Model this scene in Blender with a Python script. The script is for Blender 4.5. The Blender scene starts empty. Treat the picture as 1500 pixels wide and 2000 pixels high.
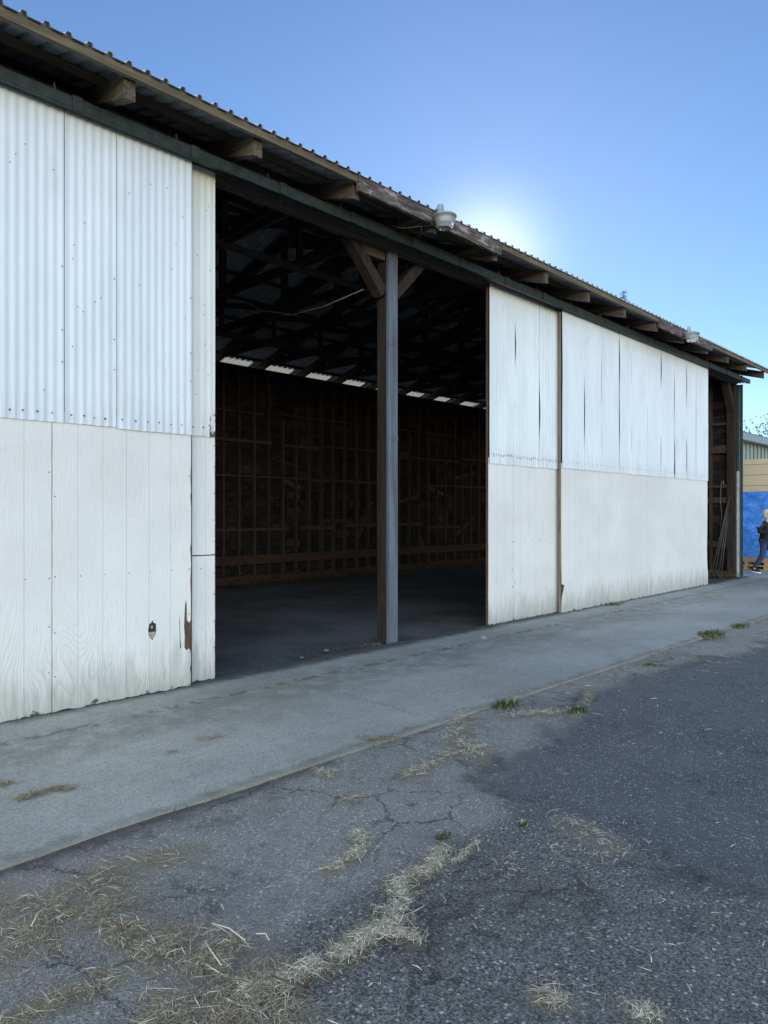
import bpy, bmesh, math, random
from mathutils import Vector, Matrix, noise as mnoise
random.seed(7)
R = math.radians
sc = bpy.context.scene
col = sc.collection

# ------------------------------------------------------------------ render / camera / world
sc.render.engine = 'CYCLES'
sc.view_settings.view_transform = 'Standard'
sc.view_settings.look = 'None'
sc.view_settings.exposure = 0
sc.view_settings.gamma = 1
sc.cycles.max_bounces = 8
sc.cycles.use_denoising = True
sc.cycles.denoiser = 'OPENIMAGEDENOISE'
sc.cycles.denoising_input_passes = 'RGB_ALBEDO_NORMAL'
sc.cycles.denoising_prefilter = 'NONE'
sc.cycles.use_adaptive_sampling = False
sc.cycles.sample_clamp_indirect = 4.0
world_res = 1024

EYE = 1.56
HEAD = 45.98                                   # camera heading, degrees clockwise from +Y
cam = bpy.data.cameras.new('camera')
cam.sensor_fit = 'VERTICAL'; cam.sensor_height = 36; cam.sensor_width = 27
cam.lens = 1387 / 2000 * 36
cam.shift_y = 3 / 2000
cam.clip_start = 0.05; cam.clip_end = 3000
co = bpy.data.objects.new('camera', cam); col.objects.link(co)
co.location = (0, 0, EYE); co.rotation_euler = (R(90), 0, R(-HEAD))
sc.camera = co

SUN_AZ, SUN_EL = R(54.2), R(19.6)
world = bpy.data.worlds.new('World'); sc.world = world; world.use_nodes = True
world.cycles.sampling_method = 'MANUAL'; world.cycles.sample_map_resolution = world_res

# ------------------------------------------------------------------ node helpers
class NT:
    def __init__(s, tree): s.t = tree; s.L = tree.links
    def put(s, sock, v):
        if isinstance(v, bpy.types.NodeSocket): s.L.new(v, sock)
        elif v is not None:
            if isinstance(v, (tuple, list)) and len(v) == 3 and sock.type == 'RGBA': v = (*v, 1)
            sock.default_value = v
    def n(s, typ, ins=None, **kw):
        nd = s.t.nodes.new(typ)
        for k, v in kw.items(): setattr(nd, k, v)
        for k, v in (ins or {}).items(): s.put(nd.inputs[k], v)
        return nd
    def m(s, op, a, b=None, c=None, clamp=False):
        nd = s.t.nodes.new('ShaderNodeMath'); nd.operation = op; nd.use_clamp = clamp
        s.put(nd.inputs[0], a)
        if b is not None: s.put(nd.inputs[1], b)
        if c is not None: s.put(nd.inputs[2], c)
        return nd.outputs[0]
    def mix(s, f, a, b, mode='MIX'):
        nd = s.t.nodes.new('ShaderNodeMix'); nd.data_type = 'RGBA'; nd.blend_type = mode
        s.put(nd.inputs[0], f); s.put(nd.inputs[6], a); s.put(nd.inputs[7], b)
        return nd.outputs[2]
    def pos(s): return s.n('ShaderNodeNewGeometry').outputs['Position']
    def xyz(s, v):
        o = s.n('ShaderNodeSeparateXYZ', {0: v}).outputs; return o[0], o[1], o[2]
    def vec(s, x, y, z): return s.n('ShaderNodeCombineXYZ', {0: x, 1: y, 2: z}).outputs[0]
    def scl(s, v, k): return s.n('ShaderNodeVectorMath', {0: v, 1: k}, operation='MULTIPLY').outputs[0]
    def noise(s, v, scale, detail=3, rough=.55, dist=0, out=0):
        return s.n('ShaderNodeTexNoise', {'Vector': v, 'Scale': scale, 'Detail': detail, 'Roughness': rough, 'Distortion': dist}).outputs[out]
    def voro(s, v, scale, feature='F1', out='Distance', rnd=1.0):
        return s.n('ShaderNodeTexVoronoi', {'Vector': v, 'Scale': scale, 'Randomness': rnd}, feature=feature).outputs[out]
    def step(s, x, a, b, lo=0., hi=1.):        # smooth ramp from a..b to lo..hi
        nd = s.n('ShaderNodeMapRange', {0: x, 1: a, 2: b, 3: lo, 4: hi}, interpolation_type='SMOOTHSTEP'); return nd.outputs[0]
    def attr(s, name): return s.n('ShaderNodeAttribute', attribute_name=name).outputs['Fac']

def material(name):
    m = bpy.data.materials.new(name); m.use_nodes = True
    m.node_tree.nodes.clear()
    t = NT(m.node_tree)
    b = t.n('ShaderNodeBsdfPrincipled'); o = t.n('ShaderNodeOutputMaterial')
    t.L.new(b.outputs[0], o.inputs[0])
    return m, t, b
def finish(t, b, colr, rough=.7, bump=None, bstr=.3, bdist=.01, metal=0, spec=.4):
    t.put(b.inputs['Base Color'], colr); t.put(b.inputs['Roughness'], rough)
    t.put(b.inputs['Metallic'], metal); t.put(b.inputs['Specular IOR Level'], spec)
    if bump is not None:
        nd = t.n('ShaderNodeBump', {'Strength': bstr, 'Distance': bdist, 'Height': bump})
        t.L.new(nd.outputs[0], b.inputs['Normal'])

# world: Nishita sky, added gain away from the sun to fill-light the shaded doors
wt = NT(world.node_tree); world.node_tree.nodes.clear()
sky = wt.n('ShaderNodeTexSky', sky_type='NISHITA')
sky.sun_disc = False; sky.sun_elevation = SUN_EL; sky.sun_rotation = SUN_AZ
sky.air_density = 1.0; sky.dust_density = 0.0; sky.ozone_density = 3.0; sky.altitude = 100
d = wt.n('ShaderNodeTexCoord').outputs['Generated']
dn = wt.n('ShaderNodeVectorMath', {0: d}, operation='NORMALIZE').outputs[0]
sd = Vector((math.sin(SUN_AZ) * math.cos(SUN_EL), math.cos(SUN_AZ) * math.cos(SUN_EL), math.sin(SUN_EL)))
cs = wt.n('ShaderNodeVectorMath', {0: dn, 1: tuple(sd)}, operation='DOT_PRODUCT').outputs['Value']
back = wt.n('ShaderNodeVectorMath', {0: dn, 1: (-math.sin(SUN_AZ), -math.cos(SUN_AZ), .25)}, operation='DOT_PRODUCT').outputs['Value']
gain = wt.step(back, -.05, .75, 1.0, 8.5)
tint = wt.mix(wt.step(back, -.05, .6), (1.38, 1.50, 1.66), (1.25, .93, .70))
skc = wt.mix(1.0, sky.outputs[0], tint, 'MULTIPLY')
om = wt.m('SUBTRACT', 1.0, cs)
glow = wt.m('ADD', wt.m('MULTIPLY', wt.m('EXPONENT', wt.m('MULTIPLY', om, -480.)), 6.0), wt.m('MULTIPLY', wt.m('EXPONENT', wt.m('MULTIPLY', om, -30.)), 1.1))
gc = wt.n('ShaderNodeVectorMath', {0: (1.10, 1.0, .84), 'Scale': glow}, operation='SCALE').outputs[0]
skc = wt.n('ShaderNodeVectorMath', {0: skc, 1: gc}, operation='ADD').outputs[0]
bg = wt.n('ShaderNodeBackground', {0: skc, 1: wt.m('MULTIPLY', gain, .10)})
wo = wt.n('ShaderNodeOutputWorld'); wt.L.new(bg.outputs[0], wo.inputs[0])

sl = bpy.data.lights.new('sun', 'SUN'); sl.energy = 4.0; sl.angle = R(.5); sl.color = (1, .93, .82)
so = bpy.data.objects.new('sun', sl); col.objects.link(so)
so.rotation_euler = (-sd).to_track_quat('-Z', 'Y').to_euler(); so.location = (30, 25, 25)

# ------------------------------------------------------------------ object helpers
def link(name, me, mats, parent=None):
    o = bpy.data.objects.new(name, me); col.objects.link(o)
    for m in (mats if isinstance(mats, (list, tuple)) else [mats]): me.materials.append(m)
    if parent: o.parent = parent
    return o
def tag(o, label=None, cat=None, group=None, kind=None):
    if label: o['label'] = label
    if cat: o['category'] = cat
    if group: o['group'] = group
    if kind: o['kind'] = kind
    return o
def empty(name, loc, label, cat, group=None, rz=0):
    o = bpy.data.objects.new(name, None); col.objects.link(o); o.empty_display_size = .2
    o.location = loc; o.rotation_euler = (0, 0, rz)
    return tag(o, label, cat, group)
def copy_tree(o, parent=None):
    c = o.copy(); col.objects.link(c); c.parent = parent
    for ch in list(o.children): copy_tree(ch, c)
    return c

class MB:
    def __init__(s): s.v = []; s.f = []; s.mi = []; s.sm = []
    def add(s, vs, fs, mi=0, smooth=False):
        b = len(s.v); s.v += [tuple(v) for v in vs]
        for f in fs: s.f.append([i + b for i in f]); s.mi.append(mi); s.sm.append(smooth)
    def box(s, x0, x1, y0, y1, z0, z1, mi=0, M=None):
        vs = [Vector((x, y, z)) for x in (x0, x1) for y in (y0, y1) for z in (z0, z1)]
        if M: vs = [M @ v for v in vs]
        s.add(vs, [(0, 1, 3, 2), (4, 6, 7, 5), (0, 4, 5, 1), (2, 3, 7, 6), (0, 2, 6, 4), (1, 5, 7, 3)], mi)
    def beam(s, a, b, w, h, up=(0, 0, 1), mi=0):          # rectangular bar a->b; w sideways, h along up
        a, b = Vector(a), Vector(b); d = (b - a).normalized(); u = Vector(up)
        sdv = d.cross(u).normalized(); u = sdv.cross(d).normalized()
        vs = []
        for p in (a, b):
            for i, j in ((-1, -1), (1, -1), (1, 1), (-1, 1)): vs.append(p + sdv * (w / 2 * i) + u * (h / 2 * j))
        s.add(vs, [(3, 2, 1, 0), (4, 5, 6, 7), (0, 1, 5, 4), (1, 2, 6, 5), (2, 3, 7, 6), (3, 0, 4, 7)], mi)
    def tube(s, pts, r, n=6, mi=0, taper=None):
        pts = [Vector(p) for p in pts]; base = []
        for i, p in enumerate(pts):
            d = (pts[min(i + 1, len(pts) - 1)] - pts[max(i - 1, 0)]).normalized()
            u = Vector((0, 0, 1)) if abs(d.z) < .9 else Vector((1, 0, 0))
            a = d.cross(u).normalized(); c = a.cross(d)
            rr = r if taper is None else r + (taper - r) * i / (len(pts) - 1)
            base.append([p + a * (rr * math.cos(2 * math.pi * k / n)) + c * (rr * math.sin(2 * math.pi * k / n)) for k in range(n)])
        vs = [v for ring in base for v in ring]; fs = []
        for i in range(len(pts) - 1):
            for k in range(n): fs.append((i * n + k, i * n + (k + 1) % n, (i + 1) * n + (k + 1) % n, (i + 1) * n + k))
        fs.append(tuple(range(n))[::-1]); fs.append(tuple((len(pts) - 1) * n + k for k in range(n)))
        s.add(vs, fs, mi, True)
    def lathe(s, prof, n=24, c=(0, 0, 0), mi=0):           # profile of (radius, z)
        vs = []
        for r, z in prof:
            for k in range(n): a = 2 * math.pi * k / n; vs.append((c[0] + r * math.cos(a), c[1] + r * math.sin(a), c[2] + z))
        fs = []
        for i in range(len(prof) - 1):
            for k in range(n): fs.append((i * n + k, i * n + (k + 1) % n, (i + 1) * n + (k + 1) % n, (i + 1) * n + k))
        s.add(vs, fs, mi, True)
    def mesh(s, name):
        me = bpy.data.meshes.new(name); me.from_pydata(s.v, [], s.f)
        me.polygons.foreach_set('material_index', s.mi); me.polygons.foreach_set('use_smooth', s.sm)
        me.update(); return me
    def build(s, name, mats, parent=None, off=None):
        if off: s.v = [(a - off[0], b - off[1], c - off[2]) for a, b, c in s.v]
        return link(name, s.mesh(name), mats, parent)

# ------------------------------------------------------------------ materials
def m_plywood():
    m, t, b = material('white painted plywood'); p = t.pos(); x, y, z = t.xyz(p)
    xo = t.m('ADD', x, t.m('MULTIPLY', t.m('FLOOR', t.m('DIVIDE', t.m('SUBTRACT', x, 2.18), 1.22)), 7.3))
    g = t.vec(t.m('MULTIPLY', xo, 2.6), 0., t.m('MULTIPLY', z, .55))
    field = t.noise(g, 1.0, 2, .5, .4)
    ph = t.m('ADD', t.m('MULTIPLY', field, 230.), t.m('MULTIPLY', x, 190.))
    band = t.m('SINE', ph)
    fine = t.noise(t.vec(t.m('MULTIPLY', x, 85.), 0., t.m('MULTIPLY', z, 4.)), 1., 4, .7, .4)
    patch = t.noise(p, 1.7, 3)
    low = t.step(z, 1.0, .05)
    amt = t.m('MULTIPLY', t.step(patch, .34, .62), t.m('ADD', .30, t.m('MULTIPLY', low, .8)))
    line = t.m('MULTIPLY', t.step(band, .55, 1.0), amt)
    fl = t.m('MULTIPLY', t.step(fine, .55, .70), t.m('ADD', .42, t.m('MULTIPLY', low, .55)))
    groove = t.m('ABSOLUTE', t.m('SUBTRACT', t.m('FRACT', t.m('ADD', t.m('DIVIDE', t.m('SUBTRACT', x, 2.18), .2033), .5)), .5))
    gl = t.step(groove, .026, .008)
    big = t.noise(p, .8, 4, .6)
    c = t.mix(t.step(big, .3, .7), (.73, .70, .655), (.83, .80, .755))
    c = t.mix(t.m('MULTIPLY', line, .28), c, (.42, .42, .40))
    c = t.mix(t.m('MULTIPLY', fl, .55), c, (.34, .32, .29))
    c = t.mix(t.m('MULTIPLY', gl, .26), c, (.36, .36, .35))
    # grime climbing from the ground
    gr = t.noise(t.vec(t.m('MULTIPLY', x, 14.), 0., t.m('MULTIPLY', z, 2.2)), 1., 4, .65)
    gm = t.m('MULTIPLY', t.step(t.m('ADD', z, t.m('MULTIPLY', gr, -.75)), .12, -.42), .6)
    c = t.mix(gm, c, (.23, .23, .18))
    rot = t.noise(t.vec(t.m('MULTIPLY', x, 9.), 0., t.m('MULTIPLY', z, 9.)), 1., 6, .8)
    rm = t.step(t.m('ADD', z, t.m('MULTIPLY', rot, -.40)), -.185, -.215)
    c = t.mix(rm, c, (.07, .065, .05))
    h = t.m('ADD', t.m('ADD', t.m('MULTIPLY', band, t.m('MULTIPLY', amt, .5)), t.m('MULTIPLY', fine, .5)), t.m('MULTIPLY', gl, -2.))
    finish(t, b, c, .62, h, .35, .004); return m
def m_whitemetal(name, c0, c1, chips=False):
    m, t, b = material(name); p = t.pos(); x, y, z = t.xyz(p)
    big = t.noise(t.vec(t.m('MULTIPLY', x, 3.), y, t.m('MULTIPLY', z, .7)), 1., 4, .6)
    c = t.mix(t.step(big, .3, .7), c0, c1)
    st = t.noise(t.vec(t.m('MULTIPLY', x, 60.), 0., t.m('MULTIPLY', z, 1.1)), 1., 3, .6)
    c = t.mix(t.m('MULTIPLY', t.step(st, .55, .8), .22), c, (.45, .46, .46))
    top = t.step(z, 4.45, 4.78)
    c = t.mix(t.m('MULTIPLY', top, .4), c, (.60, .58, .47))
    bl = t.noise(t.vec(t.m('MULTIPLY', x, 2.2), y, t.m('MULTIPLY', z, 1.4)), 1., 6, .7)
    c = t.mix(t.m('MULTIPLY', t.step(bl, .52, .74), .28), c, (.52, .51, .47))
    c = t.mix(t.m('MULTIPLY', t.step(z, 2.62, 2.26), t.m('MULTIPLY', t.step(st, .42, .66), .35)), c, (.40, .37, .31))
    sp = t.noise(p, 55., 2, .6)
    c = t.mix(t.step(sp, .74, .78), c, (.25, .24, .22))
    if chips:
        ch = t.noise(t.vec(t.m('MULTIPLY', x, 26.), 0., t.m('MULTIPLY', z, 9.)), 1., 4, .7)
        e = t.m('MULTIPLY', t.step(x, 3.52, 3.68), t.step(z, 2.75, 2.35))
        c = t.mix(t.step(t.m('ADD', ch, t.m('MULTIPLY', e, .22)), .70, .73), c, (.09, .085, .075))
        c = t.mix(t.m('MULTIPLY', t.step(z, 4.1, 4.7), .4), c, (.66, .62, .46))
    finish(t, b, c, .42, t.noise(p, 9., 4, .6), .06, .02, 0, .5); return m
def m_wood(name, c0, c1, cd, axis, gs=1.0, bstr=.4, rough=.85):
    m, t, b = material(name); p = t.pos(); x, y, z = t.xyz(p)
    a = [38. * gs] * 3; a[axis] = 1.6 * gs
    g = t.noise(t.scl(p, tuple(a)), 1., 5, .65, .6)
    k = [9.] * 3; k[axis] = .9
    lo = t.noise(t.scl(p, tuple(k)), 1., 3, .6)
    c = t.mix(t.step(g, .3, .7), c0, c1)
    c = t.mix(t.m('MULTIPLY', t.step(lo, .45, .75), .7), c, cd)
    cr = t.step(t.noise(t.scl(p, tuple(v * 1.3 for v in a)), 1., 2, .5, 1.2), .66, .74)
    c = t.mix(cr, c, tuple(v * .35 for v in cd))
    finish(t, b, c, rough, g, bstr, .006, 0, .2); return m
def m_peel():
    m, t, b = material('weathered peeling fascia'); p = t.pos()
    g = t.noise(t.scl(p, (3., 30., 42.)), 1., 5, .7, .8)
    lo = t.noise(t.scl(p, (5., 5., 12.)), 1., 4, .65)
    c = t.mix(t.step(g, .3, .7), (.055, .042, .04), (.16, .125, .11))
    c = t.mix(t.m('MULTIPLY', t.step(lo, .46, .66), t.step(g, .36, .6)), c, (.38, .33, .30))
    c = t.mix(t.step(t.noise(t.scl(p, (4., 20., 26.)), 1., 3, .6), .62, .7), c, (.12, .045, .035))
    finish(t, b, c, .9, g, .6, .008, 0, .15); return m
def m_plain(name, c, rough=.6, metal=0, var=.25, vs=6., spec=.4, bump=0.):
    m, t, b = material(name); p = t.pos()
    nz = t.noise(p, vs, 5, .65)
    cc = t.mix(t.step(nz, .25, .75), tuple(v * (1 - var) for v in c), tuple(min(1, v * (1 + var)) for v in c))
    finish(t, b, cc, rough, nz if bump else None, bump, .01, metal, spec); return m
def m_roof():
    m, t, b = material('roof sheet metal'); p = t.pos(); x, y, z = t.xyz(p)
    nz = t.noise(p, 5., 5, .7)
    c = t.mix(t.step(nz, .35, .7), (.36, .39, .40), (.52, .55, .56))
    c = t.mix(t.step(t.noise(p, 14., 3), .6, .72), c, (.26, .27, .2))
    finish(t, b, c, .6, nz, .1, .01, 0, .4); return m
def m_apron():
    m, t, b = material('old concrete apron'); p = t.pos(); x, y, z = t.xyz(p)
    big = t.noise(p, .7, 5, .6); mid = t.noise(p, 4.5, 5, .65); fin = t.noise(p, 75., 5, .85)
    drag = t.noise(t.scl(p, (.9, 9., 1.)), 1., 4, .6)
    c = t.mix(t.step(big, .3, .7), (.30, .288, .268), (.40, .385, .358))
    c = t.mix(t.m('MULTIPLY', t.step(mid, .35, .7), .35), c, (.245, .235, .215))
    c = t.mix(t.m('MULTIPLY', t.step(drag, .5, .75), .22), c, (.16, .165, .16))
    c = t.mix(t.m('MULTIPLY', t.step(fin, .50, .66), .8), c, (.12, .12, .12))
    c = t.mix(t.m('MULTIPLY', t.step(fin, .48, .32), .75), c, (.52, .52, .51))
    # mossy tone along the drip line under the eave
    yw = t.m('ADD', y, t.m('MULTIPLY', t.m('SUBTRACT', t.noise(p, 1.3, 4), .5), .9))
    band = t.step(t.m('ABSOLUTE', t.m('SUBTRACT', yw, 4.95)), .65, .0)
    c = t.mix(t.m('MULTIPLY', band, t.m('MULTIPLY', t.step(mid, .3, .6), .5)), c, (.155, .15, .105))
    sp = t.noise(t.vec(t.m('MULTIPLY', x, 11.), t.m('MULTIPLY', y, 9.), 0.), 1., 2, .5)
    spots = t.m('MULTIPLY', t.step(t.m('ABSOLUTE', t.m('ADD', t.m('SUBTRACT', y, 5.17), t.m('MULTIPLY', t.m('SUBTRACT', mid, .5), .12))), .07, .02), t.step(sp, .47, .57))
    c = t.mix(t.m('MULTIPLY', spots, .45), c, (.035, .042, .025))
    # shrinkage cracks across the slab
    wob = t.m('MULTIPLY', t.m('SUBTRACT', t.noise(t.scl(p, (.2, 1.6, 1)), 1.5, 5, .7), .5), .55)
    for cx in (-2.4, 4.15, 9.1, 14.3):
        dd = t.m('ABSOLUTE', t.m('SUBTRACT', t.m('ADD', x, wob), cx))
        c = t.mix(t.m('MULTIPLY', t.step(dd, .010, .002), .45), c, (.07, .07, .065))
    dirt = t.m('MULTIPLY', t.step(t.m('ADD', y, t.m('MULTIPLY', mid, .22)), 5.66, 5.86), .85)  # dirt along the door bottoms, doubling as painted occlusion shade
    c = t.mix(dirt, c, (.06, .058, .05))
    ed = t.step(t.m('SUBTRACT', t.m('ADD', y, t.m('MULTIPLY', t.m('MAXIMUM', t.m('SUBTRACT', x, 3.), 0.), .011)), t.m('MULTIPLY', mid, .25)), 3.38, 3.27)
    c = t.mix(t.m('MULTIPLY', ed, .6), c, (.12, .113, .098))
    st = t.step(t.noise(p, 2.2, 3), .63, .72)
    c = t.mix(t.m('MULTIPLY', st, .22), c, (.16, .155, .15))
    c = t.mix(1.0, c, t.mix(t.step(x, 2., 10.), (1.26, 1.20, 1.07), (1.14, 1.12, 1.08)), 'MULTIPLY')
    finish(t, b, c, .85, t.m('ADD', fin, mid), .35, .004, 0, .25); return m
def m_asphalt():
    m, t, b = material('worn asphalt'); p = t.pos(); x, y, z = t.xyz(p)
    new = t.attr('patch'); dirt = t.attr('dirt'); lite = t.attr('lite'); chaff = t.attr('chaff')
    big = t.noise(p, .9, 6, .65); mid = t.noise(p, 6., 6, .72); fin = t.noise(p, 80., 4, .8)
    wn = t.m('ADD', t.m('MULTIPLY', t.m('SUBTRACT', t.noise(p, 3.2, 6, .75), .5), 1.1), t.m('MULTIPLY', t.m('SUBTRACT', fin, .5), .5))
    edge = t.m('ADD', new, wn)
    nm = t.step(edge, .30, .74)
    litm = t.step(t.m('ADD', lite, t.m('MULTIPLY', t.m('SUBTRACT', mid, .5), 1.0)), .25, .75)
    cl = t.n('ShaderNodeTexVoronoi', {'Vector': p, 'Scale': 135.}, feature='F1')
    rnd = t.xyz(cl.outputs['Color'])[0]; dis = cl.outputs['Distance']
    b2 = t.n('ShaderNodeTexVoronoi', {'Vector': p, 'Scale': 58.}, feature='F1')
    rnd2, rnd3, _ = t.xyz(b2.outputs['Color'])
    c = t.mix(rnd, (.065, .062, .059), (.27, .258, .242))
    c = t.mix(t.m('MULTIPLY', t.step(fin, .51, .63), .8), c, (.42, .40, .375))
    c = t.mix(t.m('MULTIPLY', t.step(fin, .48, .37), .9), c, (.030, .029, .029))
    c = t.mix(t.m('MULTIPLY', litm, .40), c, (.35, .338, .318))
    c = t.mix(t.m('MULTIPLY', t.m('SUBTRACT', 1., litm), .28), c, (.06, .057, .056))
    c = t.mix(t.m('MULTIPLY', t.m('MULTIPLY', t.step(rnd2, .78, .84), t.step(b2.outputs['Distance'], .45, .3)), t.m('ADD', .35, t.m('MULTIPLY', rnd3, .65))), c, (.55, .52, .48))
    c = t.mix(t.m('MULTIPLY', t.step(big, .42, .68), .40), c, (.075, .068, .066))
    c = t.mix(t.m('MULTIPLY', t.step(mid, .54, .72), .6), c, (.055, .051, .049))
    c = t.mix(t.m('MULTIPLY', t.step(mid, .44, .28), .3), c, (.22, .21, .195))
    # newer, smoother patch
    f2 = t.n('ShaderNodeTexVoronoi', {'Vector': p, 'Scale': 150.}, feature='F1'); r2 = t.xyz(f2.outputs['Color'])[0]
    nc = t.mix(r2, (.075, .072, .073), (.16, .155, .155))
    nc = t.mix(t.m('MULTIPLY', t.step(fin, .48, .36), .75), nc, (.035, .034, .035))
    nc = t.mix(t.step(r2, .93, .985), nc, (.46, .44, .42))
    nc = t.mix(t.m('MULTIPLY', t.step(mid, .53, .70), .55), nc, (.036, .035, .037))
    nc = t.mix(t.m('MULTIPLY', t.step(big, .35, .7), .35), nc, (.19, .186, .188))
    c = t.mix(nm, c, nc)
    rim = t.m('MULTIPLY', t.m('MULTIPLY', t.step(t.m('ABSOLUTE', t.m('SUBTRACT', edge, .44)), .22, .0), t.step(big, .40, .58)), .55)
    c = t.mix(rim, c, (.030, .028, .028))
    warp = t.n('ShaderNodeVectorMath', {0: p, 1: t.scl(t.noise(p, 4., 5, .75, 0, 1), (.30, .30, 0.))}, operation='ADD').outputs[0]
    ce = t.voro(warp, 1.7, 'DISTANCE_TO_EDGE'); ce2 = t.voro(warp, 4.6, 'DISTANCE_TO_EDGE')
    gate = t.noise(p, 1.3, 3)
    cm = t.m('MULTIPLY', t.step(ce, .020, .003), t.step(gate, .44, .58))
    cm2 = t.m('MULTIPLY', t.step(ce2, .040, .006), t.step(t.noise(p, .9, 3, .6), .50, .62))
    cm = t.m('MAXIMUM', cm, t.m('MULTIPLY', cm2, .75))
    cm = t.m('MULTIPLY', cm, t.m('SUBTRACT', 1., t.m('MULTIPLY', nm, .85)))
    c = t.mix(t.m('MULTIPLY', cm, .62), c, (.02, .019, .019))
    dm = t.step(t.m('ADD', dirt, t.m('MULTIPLY', t.m('SUBTRACT', mid, .5), .9)), .3, .9)
    c = t.mix(t.m('MULTIPLY', dm, .75), c, (.062, .055, .045))
    ch = t.m('MULTIPLY', t.step(t.m('ADD', t.m('MULTIPLY', chaff, .55), t.m('MULTIPLY', t.noise(p, 32., 6, .8), .75)), .50, .80), .66)
    c = t.mix(ch, c, t.mix(fin, (.10, .085, .06), (.34, .30, .23)))
    c = t.mix(1.0, c, t.mix(nm, (1.27, 1.16, 1.05), (1.11, 1.06, 1.02)), 'MULTIPLY')
    h = t.m('SUBTRACT', t.m('MULTIPLY', t.m('ADD', t.m('SUBTRACT', 1., dis), fin), t.m('SUBTRACT', 1.15, nm)), t.m('MULTIPLY', cm, 2.5))
    finish(t, b, c, .85, h, .55, .006, 0, .3); return m
def m_ground():
    m, t, b = material('far ground'); p = t.pos()
    c = t.mix(t.noise(p, .15, 5, .6), (.10, .10, .10), (.17, .17, .16))
    c = t.mix(t.step(t.noise(p, 70., 2), .5, .7), c, (.07, .07, .07))
    finish(t, b, c, .9); return m
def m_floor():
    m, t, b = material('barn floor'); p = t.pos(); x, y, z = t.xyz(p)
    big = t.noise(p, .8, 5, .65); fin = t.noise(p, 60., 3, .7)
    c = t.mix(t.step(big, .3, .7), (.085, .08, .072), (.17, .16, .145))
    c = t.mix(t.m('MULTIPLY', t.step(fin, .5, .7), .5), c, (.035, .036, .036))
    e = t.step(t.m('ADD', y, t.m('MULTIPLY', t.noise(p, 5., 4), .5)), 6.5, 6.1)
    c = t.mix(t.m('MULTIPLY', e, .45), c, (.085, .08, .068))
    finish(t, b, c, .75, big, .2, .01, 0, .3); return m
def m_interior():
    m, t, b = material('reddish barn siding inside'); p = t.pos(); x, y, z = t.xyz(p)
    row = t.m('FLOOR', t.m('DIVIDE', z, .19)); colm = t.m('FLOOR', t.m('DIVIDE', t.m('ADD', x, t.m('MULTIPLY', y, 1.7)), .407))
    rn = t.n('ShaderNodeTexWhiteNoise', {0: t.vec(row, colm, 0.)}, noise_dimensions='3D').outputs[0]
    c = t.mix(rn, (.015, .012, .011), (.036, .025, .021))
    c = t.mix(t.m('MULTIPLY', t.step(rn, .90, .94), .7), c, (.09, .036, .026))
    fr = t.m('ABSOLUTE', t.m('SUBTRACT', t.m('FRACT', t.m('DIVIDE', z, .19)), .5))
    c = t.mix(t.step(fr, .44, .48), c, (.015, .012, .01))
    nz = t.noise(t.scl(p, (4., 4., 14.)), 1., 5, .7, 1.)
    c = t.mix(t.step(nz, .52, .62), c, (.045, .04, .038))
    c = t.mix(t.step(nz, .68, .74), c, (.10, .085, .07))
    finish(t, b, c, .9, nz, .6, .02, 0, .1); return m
def m_panel():
    m, t, b = material('translucent roof panel'); p = t.pos()
    c = t.mix(t.noise(p, 8., 3), (.36, .33, .24), (.44, .41, .31))
    finish(t, b, c, .5)
    tr = t.n('ShaderNodeBsdfTranslucent', {0: c}); ms = t.n('ShaderNodeMixShader', {0: .72})
    t.L.new(b.outputs[0], ms.inputs[1]); t.L.new(tr.outputs[0], ms.inputs[2])
    o = [n for n in t.t.nodes if n.type == 'OUTPUT_MATERIAL'][0]; t.L.new(ms.outputs[0], o.inputs[0]); return m
def m_tarp():
    m, t, b = material('blue tarpaulin'); p = t.pos()
    nz = t.noise(p, 3., 6, .7); w = t.noise(t.scl(p, (1, 5., 9.)), 1., 6, .75, 2.2)
    c = t.mix(t.step(nz, .3, .7), (.04, .22, .85), (.09, .36, .98))
    c = t.mix(t.step(w, .52, .64), c, (.28, .55, 1.0))  # light on the creases, put into the tarp colour as paler blue
    finish(t, b, c, .4, w, .8, .05, 0, .5); return m
def m_lens():
    m, t, b = material('clear acrylic lens')
    finish(t, b, (.86, .88, .88), .18); b.inputs['Transmission Weight'].default_value = .75; b.inputs['IOR'].default_value = 1.3; return m
def m_straw(name, c0, c1):
    m, t, b = material(name)
    rn = t.n('ShaderNodeNewGeometry').outputs['Random Per Island']
    finish(t, b, t.mix(rn, c0, c1), .75, None, 0, 0, 0, .3); return m
def m_boards(name, c0, c1, pitch, axis, lw=.06, off=0.):
    m, t, b = material(name); p = t.pos(); q = t.xyz(p)[axis]
    u = t.m('DIVIDE', t.m('ADD', q, off), pitch)
    rn = t.n('ShaderNodeTexWhiteNoise', {1: t.m('FLOOR', u)}, noise_dimensions='1D').outputs[0]
    c = t.mix(t.m('ADD', t.m('MULTIPLY', rn, .5), t.m('MULTIPLY', t.noise(p, 4., 4), .5)), c0, c1)
    fr = t.m('ABSOLUTE', t.m('SUBTRACT', t.m('FRACT', u), .5))
    g = t.step(fr, .5 - lw, .5 - lw * .4)
    c = t.mix(t.m('MULTIPLY', g, .75), c, tuple(v * .3 for v in c0))
    finish(t, b, c, .7, t.m('SUBTRACT', 1., g), .5, .02); return m

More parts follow.
